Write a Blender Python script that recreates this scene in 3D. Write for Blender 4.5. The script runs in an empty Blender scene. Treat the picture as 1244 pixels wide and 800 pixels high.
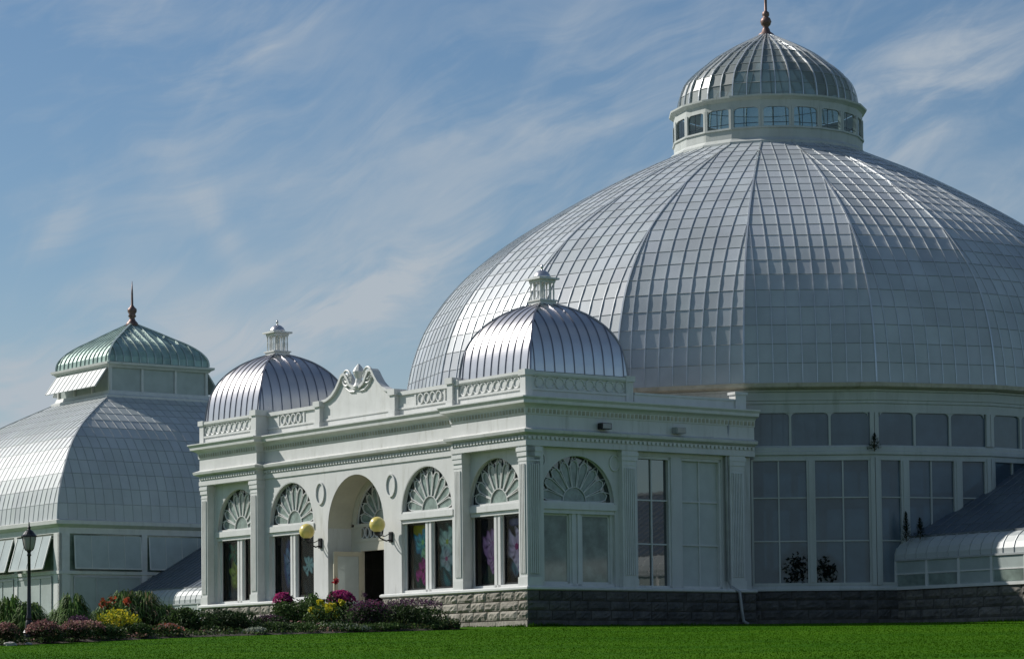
import bpy, math, random
import numpy as np
from mathutils import Matrix, Vector
R = math.radians
rng = random.Random(7)
sc = bpy.context.scene
col = sc.collection

# ------------------------------------------------------------------ camera
cam = bpy.data.cameras.new("camera"); camo = bpy.data.objects.new("camera", cam); col.objects.link(camo)
sc.camera = camo
cam.sensor_width = 36; cam.sensor_fit = 'HORIZONTAL'; cam.lens = 3507.0/1244*36
cam.shift_x = 0; cam.shift_y = 208.5/1244
cam.clip_start = 0.5; cam.clip_end = 3000
p_, r_ = R(3.755), R(0.589)
Rv = Vector((math.cos(r_), math.sin(p_)*math.sin(r_), -math.cos(p_)*math.sin(r_)))
Uv = Vector((math.sin(r_), -math.sin(p_)*math.cos(r_), math.cos(p_)*math.cos(r_)))
Fv = Vector((0, math.cos(p_), math.sin(p_)))
camo.matrix_world = Matrix(((Rv.x, Uv.x, -Fv.x, 0), (Rv.y, Uv.y, -Fv.y, 0), (Rv.z, Uv.z, -Fv.z, 0), (0, 0, 0, 1)))

# ------------------------------------------------------------------ light
SUN_EL = R(37); SUN_AZ = R(-112)          # azimuth measured from -Y towards +X
sd = Vector((math.sin(SUN_AZ)*math.cos(SUN_EL), -math.cos(SUN_AZ)*math.cos(SUN_EL), math.sin(SUN_EL)))
sun = bpy.data.lights.new("sun", 'SUN'); suno = bpy.data.objects.new("sun", sun); col.objects.link(suno)
sun.energy = 4.8; sun.angle = R(0.53); sun.color = (1.0, 0.962, 0.905)
suno.rotation_euler = sd.to_track_quat('Z', 'Y').to_euler()

world = bpy.data.worlds.new("World"); sc.world = world; world.use_nodes = True
nt = world.node_tree; nt.nodes.clear()
class NT:
    """tiny node-building helper"""
    def __init__(s, tree): s.t = tree
    def n(s, typ, **kw):
        nd = s.t.nodes.new(typ)
        for k, v in kw.items():
            if k.startswith('i_'): nd.inputs[k[2:]].default_value = v
            else: setattr(nd, k, v)
        return nd
    def l(s, a, b): s.t.links.new(a, b)
    def val(s, x, sock):
        if isinstance(x, (int, float)): sock.default_value = x
        else: s.l(x, sock)
    def m(s, op, a, b=0.0, c=None):
        nd = s.n('ShaderNodeMath', operation=op); s.val(a, nd.inputs[0]); s.val(b, nd.inputs[1])
        if c is not None: s.val(c, nd.inputs[2])
        return nd.outputs[0]
    def mix(s, f, a, b):
        nd = s.n('ShaderNodeMix', data_type='RGBA')
        s.val(f, nd.inputs[0])
        for x, i in ((a, 6), (b, 7)):
            if isinstance(x, tuple): nd.inputs[i].default_value = (*x[:3], 1)
            else: s.l(x, nd.inputs[i])
        return nd.outputs[2]
    def noise(s, vec, scale, detail=4, rough=.55, dist=0.0):
        nd = s.n('ShaderNodeTexNoise'); nd.inputs['Scale'].default_value = scale; nd.inputs['Detail'].default_value = detail
        nd.inputs['Roughness'].default_value = rough; nd.inputs['Distortion'].default_value = dist
        if vec is not None: s.l(vec, nd.inputs['Vector'])
        return nd.outputs['Fac']
    def ramp(s, f, stops):
        nd = s.n('ShaderNodeMapRange', clamp=True, interpolation_type='SMOOTHSTEP')
        s.l(f, nd.inputs[0]); nd.inputs[1].default_value = stops[0]; nd.inputs[2].default_value = stops[1]
        nd.inputs[3].default_value = stops[2] if len(stops) > 2 else 0; nd.inputs[4].default_value = stops[3] if len(stops) > 3 else 1
        return nd.outputs[0]
    def mapping(s, vec, rot=(0, 0, 0), scale=(1, 1, 1), loc=(0, 0, 0), vt='POINT'):
        nd = s.n('ShaderNodeMapping', vector_type=vt); s.l(vec, nd.inputs[0]); nd.inputs[1].default_value = loc
        nd.inputs[2].default_value = rot; nd.inputs[3].default_value = scale
        return nd.outputs[0]
w = NT(nt)
sky = w.n('ShaderNodeTexSky', sky_type='NISHITA', sun_disc=False)
sky.sun_elevation = SUN_EL; sky.sun_rotation = math.atan2(sd.x, sd.y)
sky.air_density = 1.0; sky.dust_density = 0.6; sky.ozone_density = 2.2; sky.altitude = 200
geo = w.n('ShaderNodeNewGeometry'); tc = w.n('ShaderNodeTexCoord'); D = tc.outputs['Generated']
sep = w.n('ShaderNodeSeparateXYZ'); w.l(D, sep.inputs[0])
# direction coordinates of this part of the sky: a = bearing, e = elevation
yy = w.m('MAXIMUM', w.m('ABSOLUTE', sep.outputs[1]), .05)
az = w.m('DIVIDE', sep.outputs[0], yy); el = w.m('DIVIDE', sep.outputs[2], yy)
warp = w.noise(D, 9, 3, .5)
def wisp(a0, e0, la, le, ang, amp, tex):
    ca, sa = math.cos(R(ang)), math.sin(R(ang))
    da = w.m('SUBTRACT', az, a0); de = w.m('SUBTRACT', el, e0)
    u = w.m('ADD', w.m('MULTIPLY', da, ca/la), w.m('MULTIPLY', de, sa/la))
    v = w.m('ADD', w.m('MULTIPLY', da, -sa/le), w.m('MULTIPLY', de, ca/le))
    v = w.m('ADD', v, w.m('MULTIPLY', w.m('SUBTRACT', warp, .5), 3.0))
    r2 = w.m('ADD', w.m('MULTIPLY', u, u), w.m('MULTIPLY', v, v))
    g = w.m('POWER', 2.718, w.m('MULTIPLY', r2, -1.0))
    return w.m('MULTIPLY', w.m('MULTIPLY', g, amp*1.2), tex)
DW = w.n('ShaderNodeVectorMath', operation='MULTIPLY_ADD')
wn = w.n('ShaderNodeTexNoise'); wn.inputs['Scale'].default_value = 7; wn.inputs['Detail'].default_value = 3; w.l(D, wn.inputs['Vector']); w.l(wn.outputs['Color'], DW.inputs[0]); DW.inputs[1].default_value = (.10, .05, .07); w.l(D, DW.inputs[2]); DV = DW.outputs[0]
m1 = w.mapping(DV, rot=(0, R(-14), 0), scale=(1/5, 1/3, 1/17), vt='TEXTURE')
m2 = w.mapping(DV, rot=(0, R(-24), 0), scale=(1/12, 1/5, 1/55), loc=(3, 1, 0), vt='TEXTURE')
m3 = w.mapping(D, rot=(0, R(-52), 0), scale=(1/10, 1/4, 1/30), loc=(7, 2, 5), vt='TEXTURE')
n1 = w.noise(m1, 1.0, 6, .6, .7); n2 = w.noise(m2, 1.0, 7, .62, .9); n3 = w.noise(m3, 1.2, 5, .6, 1.2)
nb = w.noise(D, 5.0, 3, .5, .3)
tex = w.ramp(w.m('ADD', w.m('MULTIPLY', n1, .6), w.m('MULTIPLY', n2, .4)), (.38, .64, .12, 1))
thin = w.m('MULTIPLY', w.ramp(w.m('ADD', w.m('MULTIPLY', n1, .62), w.m('MULTIPLY', n2, .38)), (.40, .66)), w.ramp(nb, (.34, .62, .25, 1)))
thin2 = w.m('MULTIPLY', w.ramp(n3, (.48, .78)), .45)
cl = w.m('ADD', w.m('MULTIPLY', thin, .46), w.m('MULTIPLY', thin2, .4))
def pa(x, y): return ((x-622)/3507.0, (842-y)/3507.0)
for x, y, la, le, ang, amp in [(60, 265, 60, 20, 55, .5), (275, 270, 70, 22, -60, .34), (110, 345, 90, 22, 8, .5), (330, 400, 190, 34, 17, .6), (560, 290, 170, 38, 20, .5),
        (450, 355, 150, 26, 22, .5), (300, 330, 120, 14, 25, .3), (330, 40, 160, 14, 22, .3), (1140, 110, 170, 60, 24, .55), (700, 130, 240, 60, 18, .3), (200, 110, 160, 90, 40, .28), (20, 480, 150, 70, 10, .65), (260, 470, 260, 60, 6, .6), (120, 420, 260, 50, 12, .45), (60, 540, 220, 70, 0, .5), (1000, 150, 190, 40, 18, .3)]:
    a0, e0 = pa(x, y)
    cl = w.m('ADD', cl, wisp(a0, e0, la/3507.0, le/3507.0, ang, amp, tex))
haze = w.ramp(el, (.03, .17, .60, 0.03))
cl = w.m('MINIMUM', w.m('MAXIMUM', cl, haze), .92)
hs = w.n('ShaderNodeHueSaturation'); w.l(sky.outputs[0], hs.inputs['Color']); hs.inputs['Saturation'].default_value = 1.18; hs.inputs['Value'].default_value = 1.0
cmix = w.mix(cl, hs.outputs[0], (5.6, 6.25, 6.9))
bg = w.n('ShaderNodeBackground'); bg.inputs['Strength'].default_value = 0.074; w.l(cmix, bg.inputs[0])
out = w.n('ShaderNodeOutputWorld'); w.l(bg.outputs[0], out.inputs[0])

sc.view_settings.view_transform = 'Standard'; sc.view_settings.look = 'None'
sc.view_settings.exposure = 0.10; sc.view_settings.gamma = 1.0; sc.view_settings.use_curve_mapping = False
sc.cycles.max_bounces = 6; sc.cycles.transparent_max_bounces = 12

# ------------------------------------------------------------------ materials
def newmat(name):
    m = bpy.data.materials.new(name); m.use_nodes = True
    t = NT(m.node_tree); b = m.node_tree.nodes['Principled BSDF']
    return m, t, b
def mat(name, base, rough=.6, metal=0.0, var=.12, scale=3.0, stretch=(1, 1, 1), bump=0.0, bscale=30.0, dirt=None, dirt_amt=.0, attr=None, spec=.5, coat=0.0):
    m, t, b = newmat(name)
    tcn = t.n('ShaderNodeTexCoord'); v = t.mapping(tcn.outputs['Object'], scale=stretch)
    n = t.noise(v, scale, 5, .6)
    lo = tuple(c*(1-var) for c in base); hi = tuple(min(1, c*(1+var)) for c in base)
    c = t.mix(t.ramp(n, (.3, .7)), lo, hi)
    if dirt:
        n2 = t.noise(t.mapping(tcn.outputs['Object'], scale=(2.6, 2.6, .35), loc=(3, 5, 1)), 1.6, 6, .65)
        c = t.mix(t.m('MULTIPLY', t.ramp(n2, (.52, .75)), dirt_amt), c, dirt)
    if attr:
        a = t.n('ShaderNodeAttribute', attribute_name=attr)
        mm = t.n('ShaderNodeMix', data_type='RGBA', blend_type='MULTIPLY'); mm.inputs[0].default_value = 1
        t.l(c, mm.inputs[6]); t.l(a.outputs['Color'], mm.inputs[7]); c = mm.outputs[2]
    t.l(c, b.inputs['Base Color']); b.inputs['Roughness'].default_value = rough; b.inputs['Metallic'].default_value = metal
    b.inputs['Specular IOR Level'].default_value = spec; b.inputs['Coat Weight'].default_value = coat
    if bump:
        bn = t.n('ShaderNodeBump'); bn.inputs['Strength'].default_value = bump; bn.inputs['Distance'].default_value = .03
        t.l(t.noise(tcn.outputs['Object'], bscale, 5, .6), bn.inputs['Height']); t.l(bn.outputs[0], b.inputs['Normal'])
    return m
def glassy(name, base, transp, rough=.05, diff=.3, gloss=.25, var=.1, scale=2.0, transl=0.0, attr=False, bump=0.0, ior=1.5, tint=(1, 1, 1)):
    """pane = clear part + tinted diffuse part + reflection"""
    m, t, b = newmat(name)
    tcn = t.n('ShaderNodeTexCoord'); n = t.noise(tcn.outputs['Object'], scale, 5, .6)
    c = t.mix(t.ramp(n, (.3, .7)), tuple(x*(1-var) for x in base), tuple(min(1, x*(1+var)) for x in base))
    if attr:
        a = t.n('ShaderNodeAttribute', attribute_name='tone')
        mm = t.n('ShaderNodeMix', data_type='RGBA', blend_type='MULTIPLY'); mm.inputs[0].default_value = 1
        t.l(c, mm.inputs[6]); t.l(a.outputs['Color'], mm.inputs[7]); c = mm.outputs[2]
    t.l(c, b.inputs['Base Color']); b.inputs['Roughness'].default_value = rough; b.inputs['Specular IOR Level'].default_value = gloss*2
    sh = b.outputs[0]
    if bump:
        bn = t.n('ShaderNodeBump'); bn.inputs['Strength'].default_value = bump; bn.inputs['Distance'].default_value = .02
        t.l(t.noise(tcn.outputs['Object'], 2.2, 3, .5), bn.inputs['Height']); t.l(bn.outputs[0], b.inputs['Normal'])
    if transl:
        tr = t.n('ShaderNodeBsdfTranslucent'); t.l(c, tr.inputs[0])
        mx = t.n('ShaderNodeMixShader'); mx.inputs[0].default_value = transl; t.l(sh, mx.inputs[1]); t.l(tr.outputs[0], mx.inputs[2]); sh = mx.outputs[0]
    if transp:
        tp = t.n('ShaderNodeBsdfTransparent'); tp.inputs[0].default_value = (*tint, 1); gl = t.n('ShaderNodeBsdfGlossy'); gl.inputs['Roughness'].default_value = rough
        mx = t.n('ShaderNodeMixShader'); mx.inputs[0].default_value = transp; t.l(sh, mx.inputs[1]); t.l(tp.outputs[0], mx.inputs[2]); sh = mx.outputs[0]
        fr = t.n('ShaderNodeFresnel'); fr.inputs[0].default_value = ior
        m2_ = t.n('ShaderNodeMixShader'); t.l(fr.outputs[0], m2_.inputs[0]); t.l(sh, m2_.inputs[1]); t.l(gl.outputs[0], m2_.inputs[2]); sh = m2_.outputs[0]
    t.l(sh, m.node_tree.nodes['Material Output'].inputs[0])
    return m
M = {}
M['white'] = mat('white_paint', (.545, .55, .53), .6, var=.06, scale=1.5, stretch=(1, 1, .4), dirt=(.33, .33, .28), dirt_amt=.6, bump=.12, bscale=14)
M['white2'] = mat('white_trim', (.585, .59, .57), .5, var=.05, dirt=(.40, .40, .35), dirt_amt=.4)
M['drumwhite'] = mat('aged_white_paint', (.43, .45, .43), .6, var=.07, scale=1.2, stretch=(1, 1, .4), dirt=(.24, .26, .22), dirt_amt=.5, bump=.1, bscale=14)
M['tan'] = mat('tan_gutter', (.40, .37, .29), .6, var=.15, dirt=(.2, .17, .11), dirt_amt=.6)
M['ochre'] = mat('weathered_ochre_paint', (.40, .375, .29), .7, var=.18, scale=3, dirt=(.2, .18, .12), dirt_amt=.6)
M['greybar'] = mat('dark_grey_bar', (.13, .145, .16), .6)
M['ridge'] = mat('grey_bar', (.42, .44, .44), .45, metal=.3, var=.08)
M['bar'] = mat('aluminium_bar', (.60, .62, .62), .30, metal=.6, var=.08)
M['lap'] = mat('lap_line', (.24, .26, .26), .6)
M['seam'] = mat('seamed_metal', (.60, .578, .57), .30, metal=.88, var=.05, scale=1.3, stretch=(1, 1, .5), bump=.03, bscale=3)
M['seambar'] = mat('seam_rib', (.30, .30, .33), .35, metal=.9)
M['copper'] = mat('verdigris_copper', (.27, .375, .325), .45, metal=.3, var=.2, scale=2.5, stretch=(1, 1, .4), attr='tone')
M['copperbar'] = mat('verdigris_bar', (.42, .49, .45), .32, metal=.45, var=.15)
M['domeglass'] = glassy('whitewashed_dome_glass', (.44, .475, .495), 0, rough=.46, gloss=.34, var=.12, scale=.45, transl=.16, attr=True)
M['lanternglass'] = glassy('old_lantern_glass', (.20, .24, .23), .34, rough=.48, gloss=.3, var=.15, scale=1.5, transl=.15, attr=True, ior=1.35, tint=(.8, .95, .95))
M['shadeglass'] = glassy('shade_toned_roof_glass', (.075, .095, .12), 0, rough=.4, gloss=.35, var=.15, scale=.6, attr=True)  # dark navy base paints in the shade lying on the wing roofs
M['palmglass'] = glassy('whitewashed_roof_glass', (.47, .50, .49), 0, rough=.44, gloss=.4, var=.08, scale=.6, transl=.12, attr=True)
M['sash'] = glassy('whitewashed_sash_glass', (.38, .43, .41), 0, rough=.35, gloss=.4, var=.1, scale=1.2, transl=.1)
M['wallglass'] = glassy('misted_wall_glass', (.056, .092, .130), .13, rough=.28, gloss=.35, var=.3, scale=.6, bump=.05, ior=1.3, tint=(.5, .78, 1.0))
M['clear'] = glassy('clear_glass', (.006, .007, .008), .95, rough=.02, gloss=.1, ior=1.18)
M['litglass'] = glassy('thin_clear_glass', (.12, .15, .16), .88, rough=.03, gloss=.3, ior=1.3, tint=(.8, .95, 1.0))
M['dark'] = glassy('dark_glass', (.035, .045, .045), 0, rough=.12, gloss=.7, var=.3)
M['petal'] = glassy('frosted_petal_glass', (.17, .225, .20), 0, rough=.22, gloss=.4, var=.3, scale=5)
M['blind'] = glassy('glass_over_blind', (.19, .235, .205), 0, rough=.08, gloss=.5, var=.28, scale=2.4)
M['mirrorish'] = glassy('dark_reflective_glass', (.03, .04, .045), 0, rough=.025, gloss=1.0, bump=.035)
M['panel'] = mat('pale_panel', (.46, .49, .47), .5, var=.05)
M['roof'] = mat('flat_roof', (.2, .2, .2), .9)
M['inside'] = mat('interior_wall', (.26, .27, .25), .9)
M['floor'] = mat('interior_floor', (.15, .14, .12), .9)
M['finial'] = mat('rusty_finial', (.16, .10, .085), .5, metal=.5, var=.3, scale=6)
M['darkmetal'] = mat('dark_finial', (.09, .075, .07), .5, metal=.6, var=.2)
M['black'] = mat('black_iron', (.018, .018, .02), .38, metal=.3, var=.2, scale=8)
M['globe'] = mat('amber_globe', (.66, .54, .15), .3, var=.08, scale=4, coat=.4)
M['lampglass'] = glassy('frosted_lamp_glass', (.5, .47, .44), 0, rough=.25, gloss=.5, transl=.35)
M['door'] = mat('cream_door', (.44, .41, .31), .5, var=.06)
M['vault'] = mat('cream_plaster', (.50, .48, .39), .75, var=.08, scale=1.2)
M['pipe'] = mat('grey_pipe', (.33, .34, .34), .45, metal=.2)
M['brick'] = mat('brown_step', (.24, .16, .12), .8, var=.2, scale=8)
M['soil'] = mat('dark_soil', (.035, .026, .018), .95, var=.4, scale=6, bump=.8, bscale=9)
M['rock'] = mat('pale_rock', (.34, .33, .30), .85, var=.2, scale=6, bump=.5)
M['path'] = mat('path_paving', (.25, .24, .22), .85)
# rock-faced stone
m, t, b = newmat('rock_faced_stone'); tcn = t.n('ShaderNodeTexCoord')
n = t.noise(tcn.outputs['Object'], 2.2, 6, .65); n2 = t.noise(tcn.outputs['Object'], 14, 5, .7)
a = t.n('ShaderNodeAttribute', attribute_name='tone')
c = t.mix(t.ramp(n, (.3, .72)), (.235, .215, .18), (.36, .335, .29)); c = t.mix(t.m('MULTIPLY', t.ramp(n2, (.5, .72)), .5), c, (.13, .12, .10))
mm = t.n('ShaderNodeMix', data_type='RGBA', blend_type='MULTIPLY'); mm.inputs[0].default_value = 1; t.l(c, mm.inputs[6]); t.l(a.outputs['Color'], mm.inputs[7])
t.l(mm.outputs[2], b.inputs['Base Color']); b.inputs['Roughness'].default_value = .9
bn = t.n('ShaderNodeBump'); bn.inputs['Strength'].default_value = .7; bn.inputs['Distance'].default_value = .04; t.l(n2, bn.inputs['Height']); t.l(bn.outputs[0], b.inputs['Normal'])
M['stone'] = m
def stonemat(name, c1, c2, c3):
    m = M['stone'].copy(); m.name = name
    mixes = [n_ for n_ in m.node_tree.nodes if n_.bl_idname == 'ShaderNodeMix' and n_.blend_type == 'MIX']
    mixes[0].inputs[6].default_value = (*c1, 1); mixes[0].inputs[7].default_value = (*c2, 1); mixes[1].inputs[7].default_value = (*c3, 1)
    return m
M['shadestone'] = stonemat('shade_toned_stone', (.06, .06, .06), (.12, .115, .105), (.03, .03, .032))  # copy of the front stone with the side walls' shade darkened into its colour
M['sidestone'] = stonemat('shade_toned_wing_stone', (.11, .105, .095), (.22, .20, .17), (.04, .04, .04))  # halfway copy for the wing bases, part of their shade put into the colour
M['mortar'] = mat('dark_mortar', (.07, .065, .055), .95)
# lawn
m, t, b = newmat('mown_lawn'); tcn = t.n('ShaderNodeTexCoord'); O = tcn.outputs['Object']
n = t.noise(t.mapping(O, scale=(.25, .5, 1)), 1.0, 5, .6); n2 = t.noise(t.mapping(O, scale=(5, 2.2, 1)), 1.5, 6, .75)
c = t.mix(t.ramp(n, (.32, .68)), (.026, .088, .002), (.050, .124, .003)); c = t.mix(t.m('MULTIPLY', t.ramp(n2, (.42, .70)), .25), c, (.020, .066, .002))
t.l(c, b.inputs['Base Color']); b.inputs['Roughness'].default_value = .9; b.inputs['Specular IOR Level'].default_value = .03
bn = t.n('ShaderNodeBump'); bn.inputs['Strength'].default_value = .25; bn.inputs['Distance'].default_value = .03; t.l(n2, bn.inputs['Height']); t.l(bn.outputs[0], b.inputs['Normal'])
M['lawn'] = m
def leafmat(name, rough=.6, spec=.14, transl=.25):
    m, t, b = newmat(name); a = t.n('ShaderNodeAttribute', attribute_name='tone')
    t.l(a.outputs['Color'], b.inputs['Base Color']); b.inputs['Roughness'].default_value = rough; b.inputs['Specular IOR Level'].default_value = spec
    tr = t.n('ShaderNodeBsdfTranslucent'); t.l(a.outputs['Color'], tr.inputs[0])
    mx = t.n('ShaderNodeMixShader'); mx.inputs[0].default_value = transl
    t.l(b.outputs[0], mx.inputs[1]); t.l(tr.outputs[0], mx.inputs[2]); t.l(mx.outputs[0], m.node_tree.nodes['Material Output'].inputs[0])
    return m
M['leaf'] = leafmat('leaf'); M['blade'] = leafmat('grass_blade', .8, .02, .3); M['petalflower'] = leafmat('flower_petal', .6, .2, .3); M['wood'] = mat('plant_stem', (.06, .05, .025), .8)
m, t, b = newmat('printed_poster'); a = t.n('ShaderNodeAttribute', attribute_name='tone'); t.l(a.outputs['Color'], b.inputs['Base Color']); b.inputs['Roughness'].default_value = .6; b.inputs['Specular IOR Level'].default_value = .1
M['poster'] = m

# ------------------------------------------------------------------ mesh building
BC = Vector((9.08, 100.0, 0.0)); BROT = -R(90-36.09)        # building frame: origin under the big dome, -y = entrance side
BM = Matrix.Translation(BC) @ Matrix.Rotation(BROT, 4, 'Z')
def tag(o, label=None, cat=None, group=None, kind=None):
    if label: o['label'] = label
    if cat: o['category'] = cat
    if group: o['group'] = group
    if kind: o['kind'] = kind
    return o
def thing(name, label, cat, org=(0, 0, 0), group=None, world=False):
    o = bpy.data.objects.new(name, None); col.objects.link(o); o.empty_display_size = .3
    o.matrix_world = Matrix.Translation(Vector(org)) if world else BM @ Matrix.Translation(Vector(org))
    o['_o'] = org
    return tag(o, label, cat, group)
class MB:
    def __init__(s, f=None): s.v = []; s.f = []; s.c = []; s.M = f or (lambda u, v, w: (u, v, w)); s.tone = None
    def add(s, vs, fs, tone=None):
        b = len(s.v); s.v += [s.M(*p) for p in vs]; s.f += [tuple(b+i for i in f) for f in fs]
        s.c += [tone if tone is not None else (1, 1, 1)]*len(fs)
        if tone is not None: s.tone = True
    def box(s, u0, u1, v0, v1, w0, w1, tone=None):
        s.add([(u0, v0, w0), (u1, v0, w0), (u1, v1, w0), (u0, v1, w0), (u0, v0, w1), (u1, v0, w1), (u1, v1, w1), (u0, v1, w1)],
              [(0, 3, 2, 1), (4, 5, 6, 7), (0, 1, 5, 4), (1, 2, 6, 5), (2, 3, 7, 6), (3, 0, 4, 7)], tone)
    def prism(s, poly, v0, v1, tone=None):
        n = len(poly)
        s.add([(u, v0, w_) for u, w_ in poly]+[(u, v1, w_) for u, w_ in poly],
              [tuple(range(n)), tuple(range(2*n-1, n-1, -1))]+[(i, i+n, (i+1) % n+n, (i+1) % n) for i in range(n)], tone)
    def prismz(s, poly, z0, z1, tone=None):
        n = len(poly)
        s.add([(x, y, z0) for x, y in poly]+[(x, y, z1) for x, y in poly],
              [tuple(range(n-1, -1, -1)), tuple(range(n, 2*n))]+[(i, (i+1) % n, (i+1) % n+n, i+n) for i in range(n)], tone)
    def beam(s, p, q, a, b=None, up=(0, 0, 1), tone=None):
        p = Vector(p); q = Vector(q); d = (q-p)
        if d.length < 1e-6: return
        d.normalize(); b = b or a; U = Vector(up)
        x = d.cross(U)
        if x.length < 1e-3: x = d.cross(Vector((1, 0, 0)))
        x.normalize(); y = x.cross(d); x = x*(a/2); y = y*(b/2)
        s.add([tuple(k) for k in (p-x-y, p+x-y, p+x+y, p-x+y, q-x-y, q+x-y, q+x+y, q-x+y)],
              [(0, 1, 2, 3), (7, 6, 5, 4), (0, 4, 5, 1), (1, 5, 6, 2), (2, 6, 7, 3), (3, 7, 4, 0)], tone)
    def tube(s, pts, r, n=8, closed=False, tone=None):
        P = [Vector(p) for p in pts]; m_ = len(P); vs = []
        rr = r if isinstance(r, (list, tuple)) else [r]*m_
        for i, p in enumerate(P):
            a_ = P[(i-1) % m_] if (closed or i > 0) else P[0]; b_ = P[(i+1) % m_] if (closed or i < m_-1) else P[-1]
            d = (b_-a_).normalized(); x = d.cross(Vector((0, 0, 1)))
            if x.length < .05: x = d.cross(Vector((0, 1, 0)))
            x.normalize(); y = d.cross(x)
            for k in range(n):
                t_ = 2*math.pi*k/n; vs.append(tuple(p+x*math.cos(t_)*rr[i]+y*math.sin(t_)*rr[i]))
        fs = [(i*n+k, i*n+(k+1) % n, ((i+1) % m_)*n+(k+1) % n, ((i+1) % m_)*n+k) for i in range(m_ if closed else m_-1) for k in range(n)]
        if not closed: fs += [tuple(range(n-1, -1, -1)), tuple(range((m_-1)*n, m_*n))]
        s.add(vs, fs, tone)
    def lathe(s, cx, cy, prof, n=16, a0=0.0, tone=None):
        vs = []
        for r, z in prof:
            for k in range(n):
                t_ = a0+2*math.pi*k/n; vs.append((cx+r*math.cos(t_), cy+r*math.sin(t_), z))
        fs = [(i*n+k, i*n+(k+1) % n, (i+1)*n+(k+1) % n, (i+1)*n+k) for i in range(len(prof)-1) for k in range(n)]
        fs += [tuple(range(n-1, -1, -1)), tuple(range((len(prof)-1)*n, len(prof)*n))]
        s.add(vs, fs, tone)
    def ring(s, cx, cy, N, prof, a0=0.0, closed=True):
        """N-gon sweep of an (apothem, z) profile; facet 0 faces -y turned by a0"""
        k_ = 1/math.cos(math.pi/N); vs = []; m_ = len(prof)
        for i in range(N):
            t_ = a0+2*math.pi*(i+.5)/N
            for r, z in prof: vs.append((cx+math.sin(t_)*r*k_, cy-math.cos(t_)*r*k_, z))
        fs = [(i*m_+j, ((i+1) % N)*m_+j, ((i+1) % N)*m_+(j+1) % m_, i*m_+(j+1) % m_) for i in range(N) for j in range(m_ if closed else m_-1)]
        s.add(vs, fs)
    def sweep(s, path, prof, closed=False):
        """sweep an (outward, z) closed profile along a plan path, mitred; outward is to the right of travel"""
        n = len(path); vs = []; m_ = len(prof); P = [Vector((*p, 0)) for p in path]
        for i in range(n):
            a_ = (P[i]-P[i-1]).normalized() if (i > 0 or closed) else None
            b_ = (P[(i+1) % n]-P[i]).normalized() if (i < n-1 or closed) else None
            na = Vector((a_.y, -a_.x, 0)) if a_ else None; nb_ = Vector((b_.y, -b_.x, 0)) if b_ else None
            if na is None: mt = nb_
            elif nb_ is None: mt = na
            else: mt = (na+nb_); mt = mt/ (mt.length_squared/2) if mt.length > 1e-6 else na
            for o_, z in prof: vs.append((P[i].x+mt.x*o_, P[i].y+mt.y*o_, z))
        fs = [(i*m_+j, ((i+1) % n)*m_+j, ((i+1) % n)*m_+(j+1) % m_, i*m_+(j+1) % m_) for i in range(n if closed else n-1) for j in range(m_)]
        if not closed: fs += [tuple(range(m_)), tuple(range(n*m_-1, (n-1)*m_-1, -1))]
        s.add(vs, fs)
    def build(s, name, m, parent=None, label=None, smooth=False, kind=None, matw=None):
        me = bpy.data.meshes.new(name)
        org = Vector((0, 0, 0))
        root = parent
        while root is not None and root.parent: root = root.parent
        if root is not None and '_o' in root: org = Vector(root['_o'])
        me.from_pydata([(x-org.x, y-org.y, z-org.z) for x, y, z in s.v], [], s.f); me.materials.append(m)
        if s.tone:
            at = me.attributes.new('tone', 'FLOAT_COLOR', 'FACE')
            at.data.foreach_set('color', [k for c_ in s.c for k in (*c_, 1.0)])
        elif m.name in NEEDTONE:
            at = me.attributes.new('tone', 'FLOAT_COLOR', 'FACE'); at.data.foreach_set('color', [1.0]*(4*len(s.f)))
        if smooth: me.polygons.foreach_set('use_smooth', [True]*len(s.f))
        me.update()
        o = bpy.data.objects.new(name, me); col.objects.link(o)
        if parent: o.parent = parent
        elif matw is not None: o.matrix_world = matw
        if label: o['label'] = label
        if kind: o['kind'] = kind
        return o
NEEDTONE = {'shade_toned_wing_stone', 'shade_toned_stone', 'shade_toned_roof_glass', 'rock_faced_stone', 'whitewashed_dome_glass', 'old_lantern_glass', 'whitewashed_roof_glass', 'verdigris_copper', 'leaf', 'flower_petal'}

def frame(cx, cy, ang, ap):
    """facade frame: u along the wall (to the right seen from outside), v inward, w up"""
    nx, ny = math.sin(ang), -math.cos(ang); tx, ty = math.cos(ang), math.sin(ang)
    return lambda u, v, w_: (cx+nx*(ap-v)+tx*u, cy+ny*(ap-v)+ty*u, w_)

# --- generic faceted glass roof -------------------------------------------------
def resample(prof, step):
    P = [Vector((a_, z)) for a_, z in prof]; out_ = []; n = len(P)
    E_ = [P[0]*2-P[1]]+P+[P[-1]*2-P[-2]]
    for i in range(n-1):
        p0, p1, p2, p3 = E_[i:i+4]
        for k in range(12):
            u = k/12; out_.append(.5*(2*p1+(p2-p0)*u+(2*p0-5*p1+4*p2-p3)*u*u+(3*p1-p0-3*p2+p3)*u**3))
    out_.append(P[-1]); L = [0]
    for a_, b_ in zip(out_, out_[1:]): L.append(L[-1]+(b_-a_).length)
    m_ = max(2, round(L[-1]/step)); res = []
    for i in range(m_+1):
        t_ = L[-1]*i/m_; j = 0
        while j < len(L)-2 and L[j+1] < t_: j += 1
        f = (t_-L[j])/max(1e-9, L[j+1]-L[j]); q = out_[j].lerp(out_[j+1], f); res.append((q.x, q.y))
    return res
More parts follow.
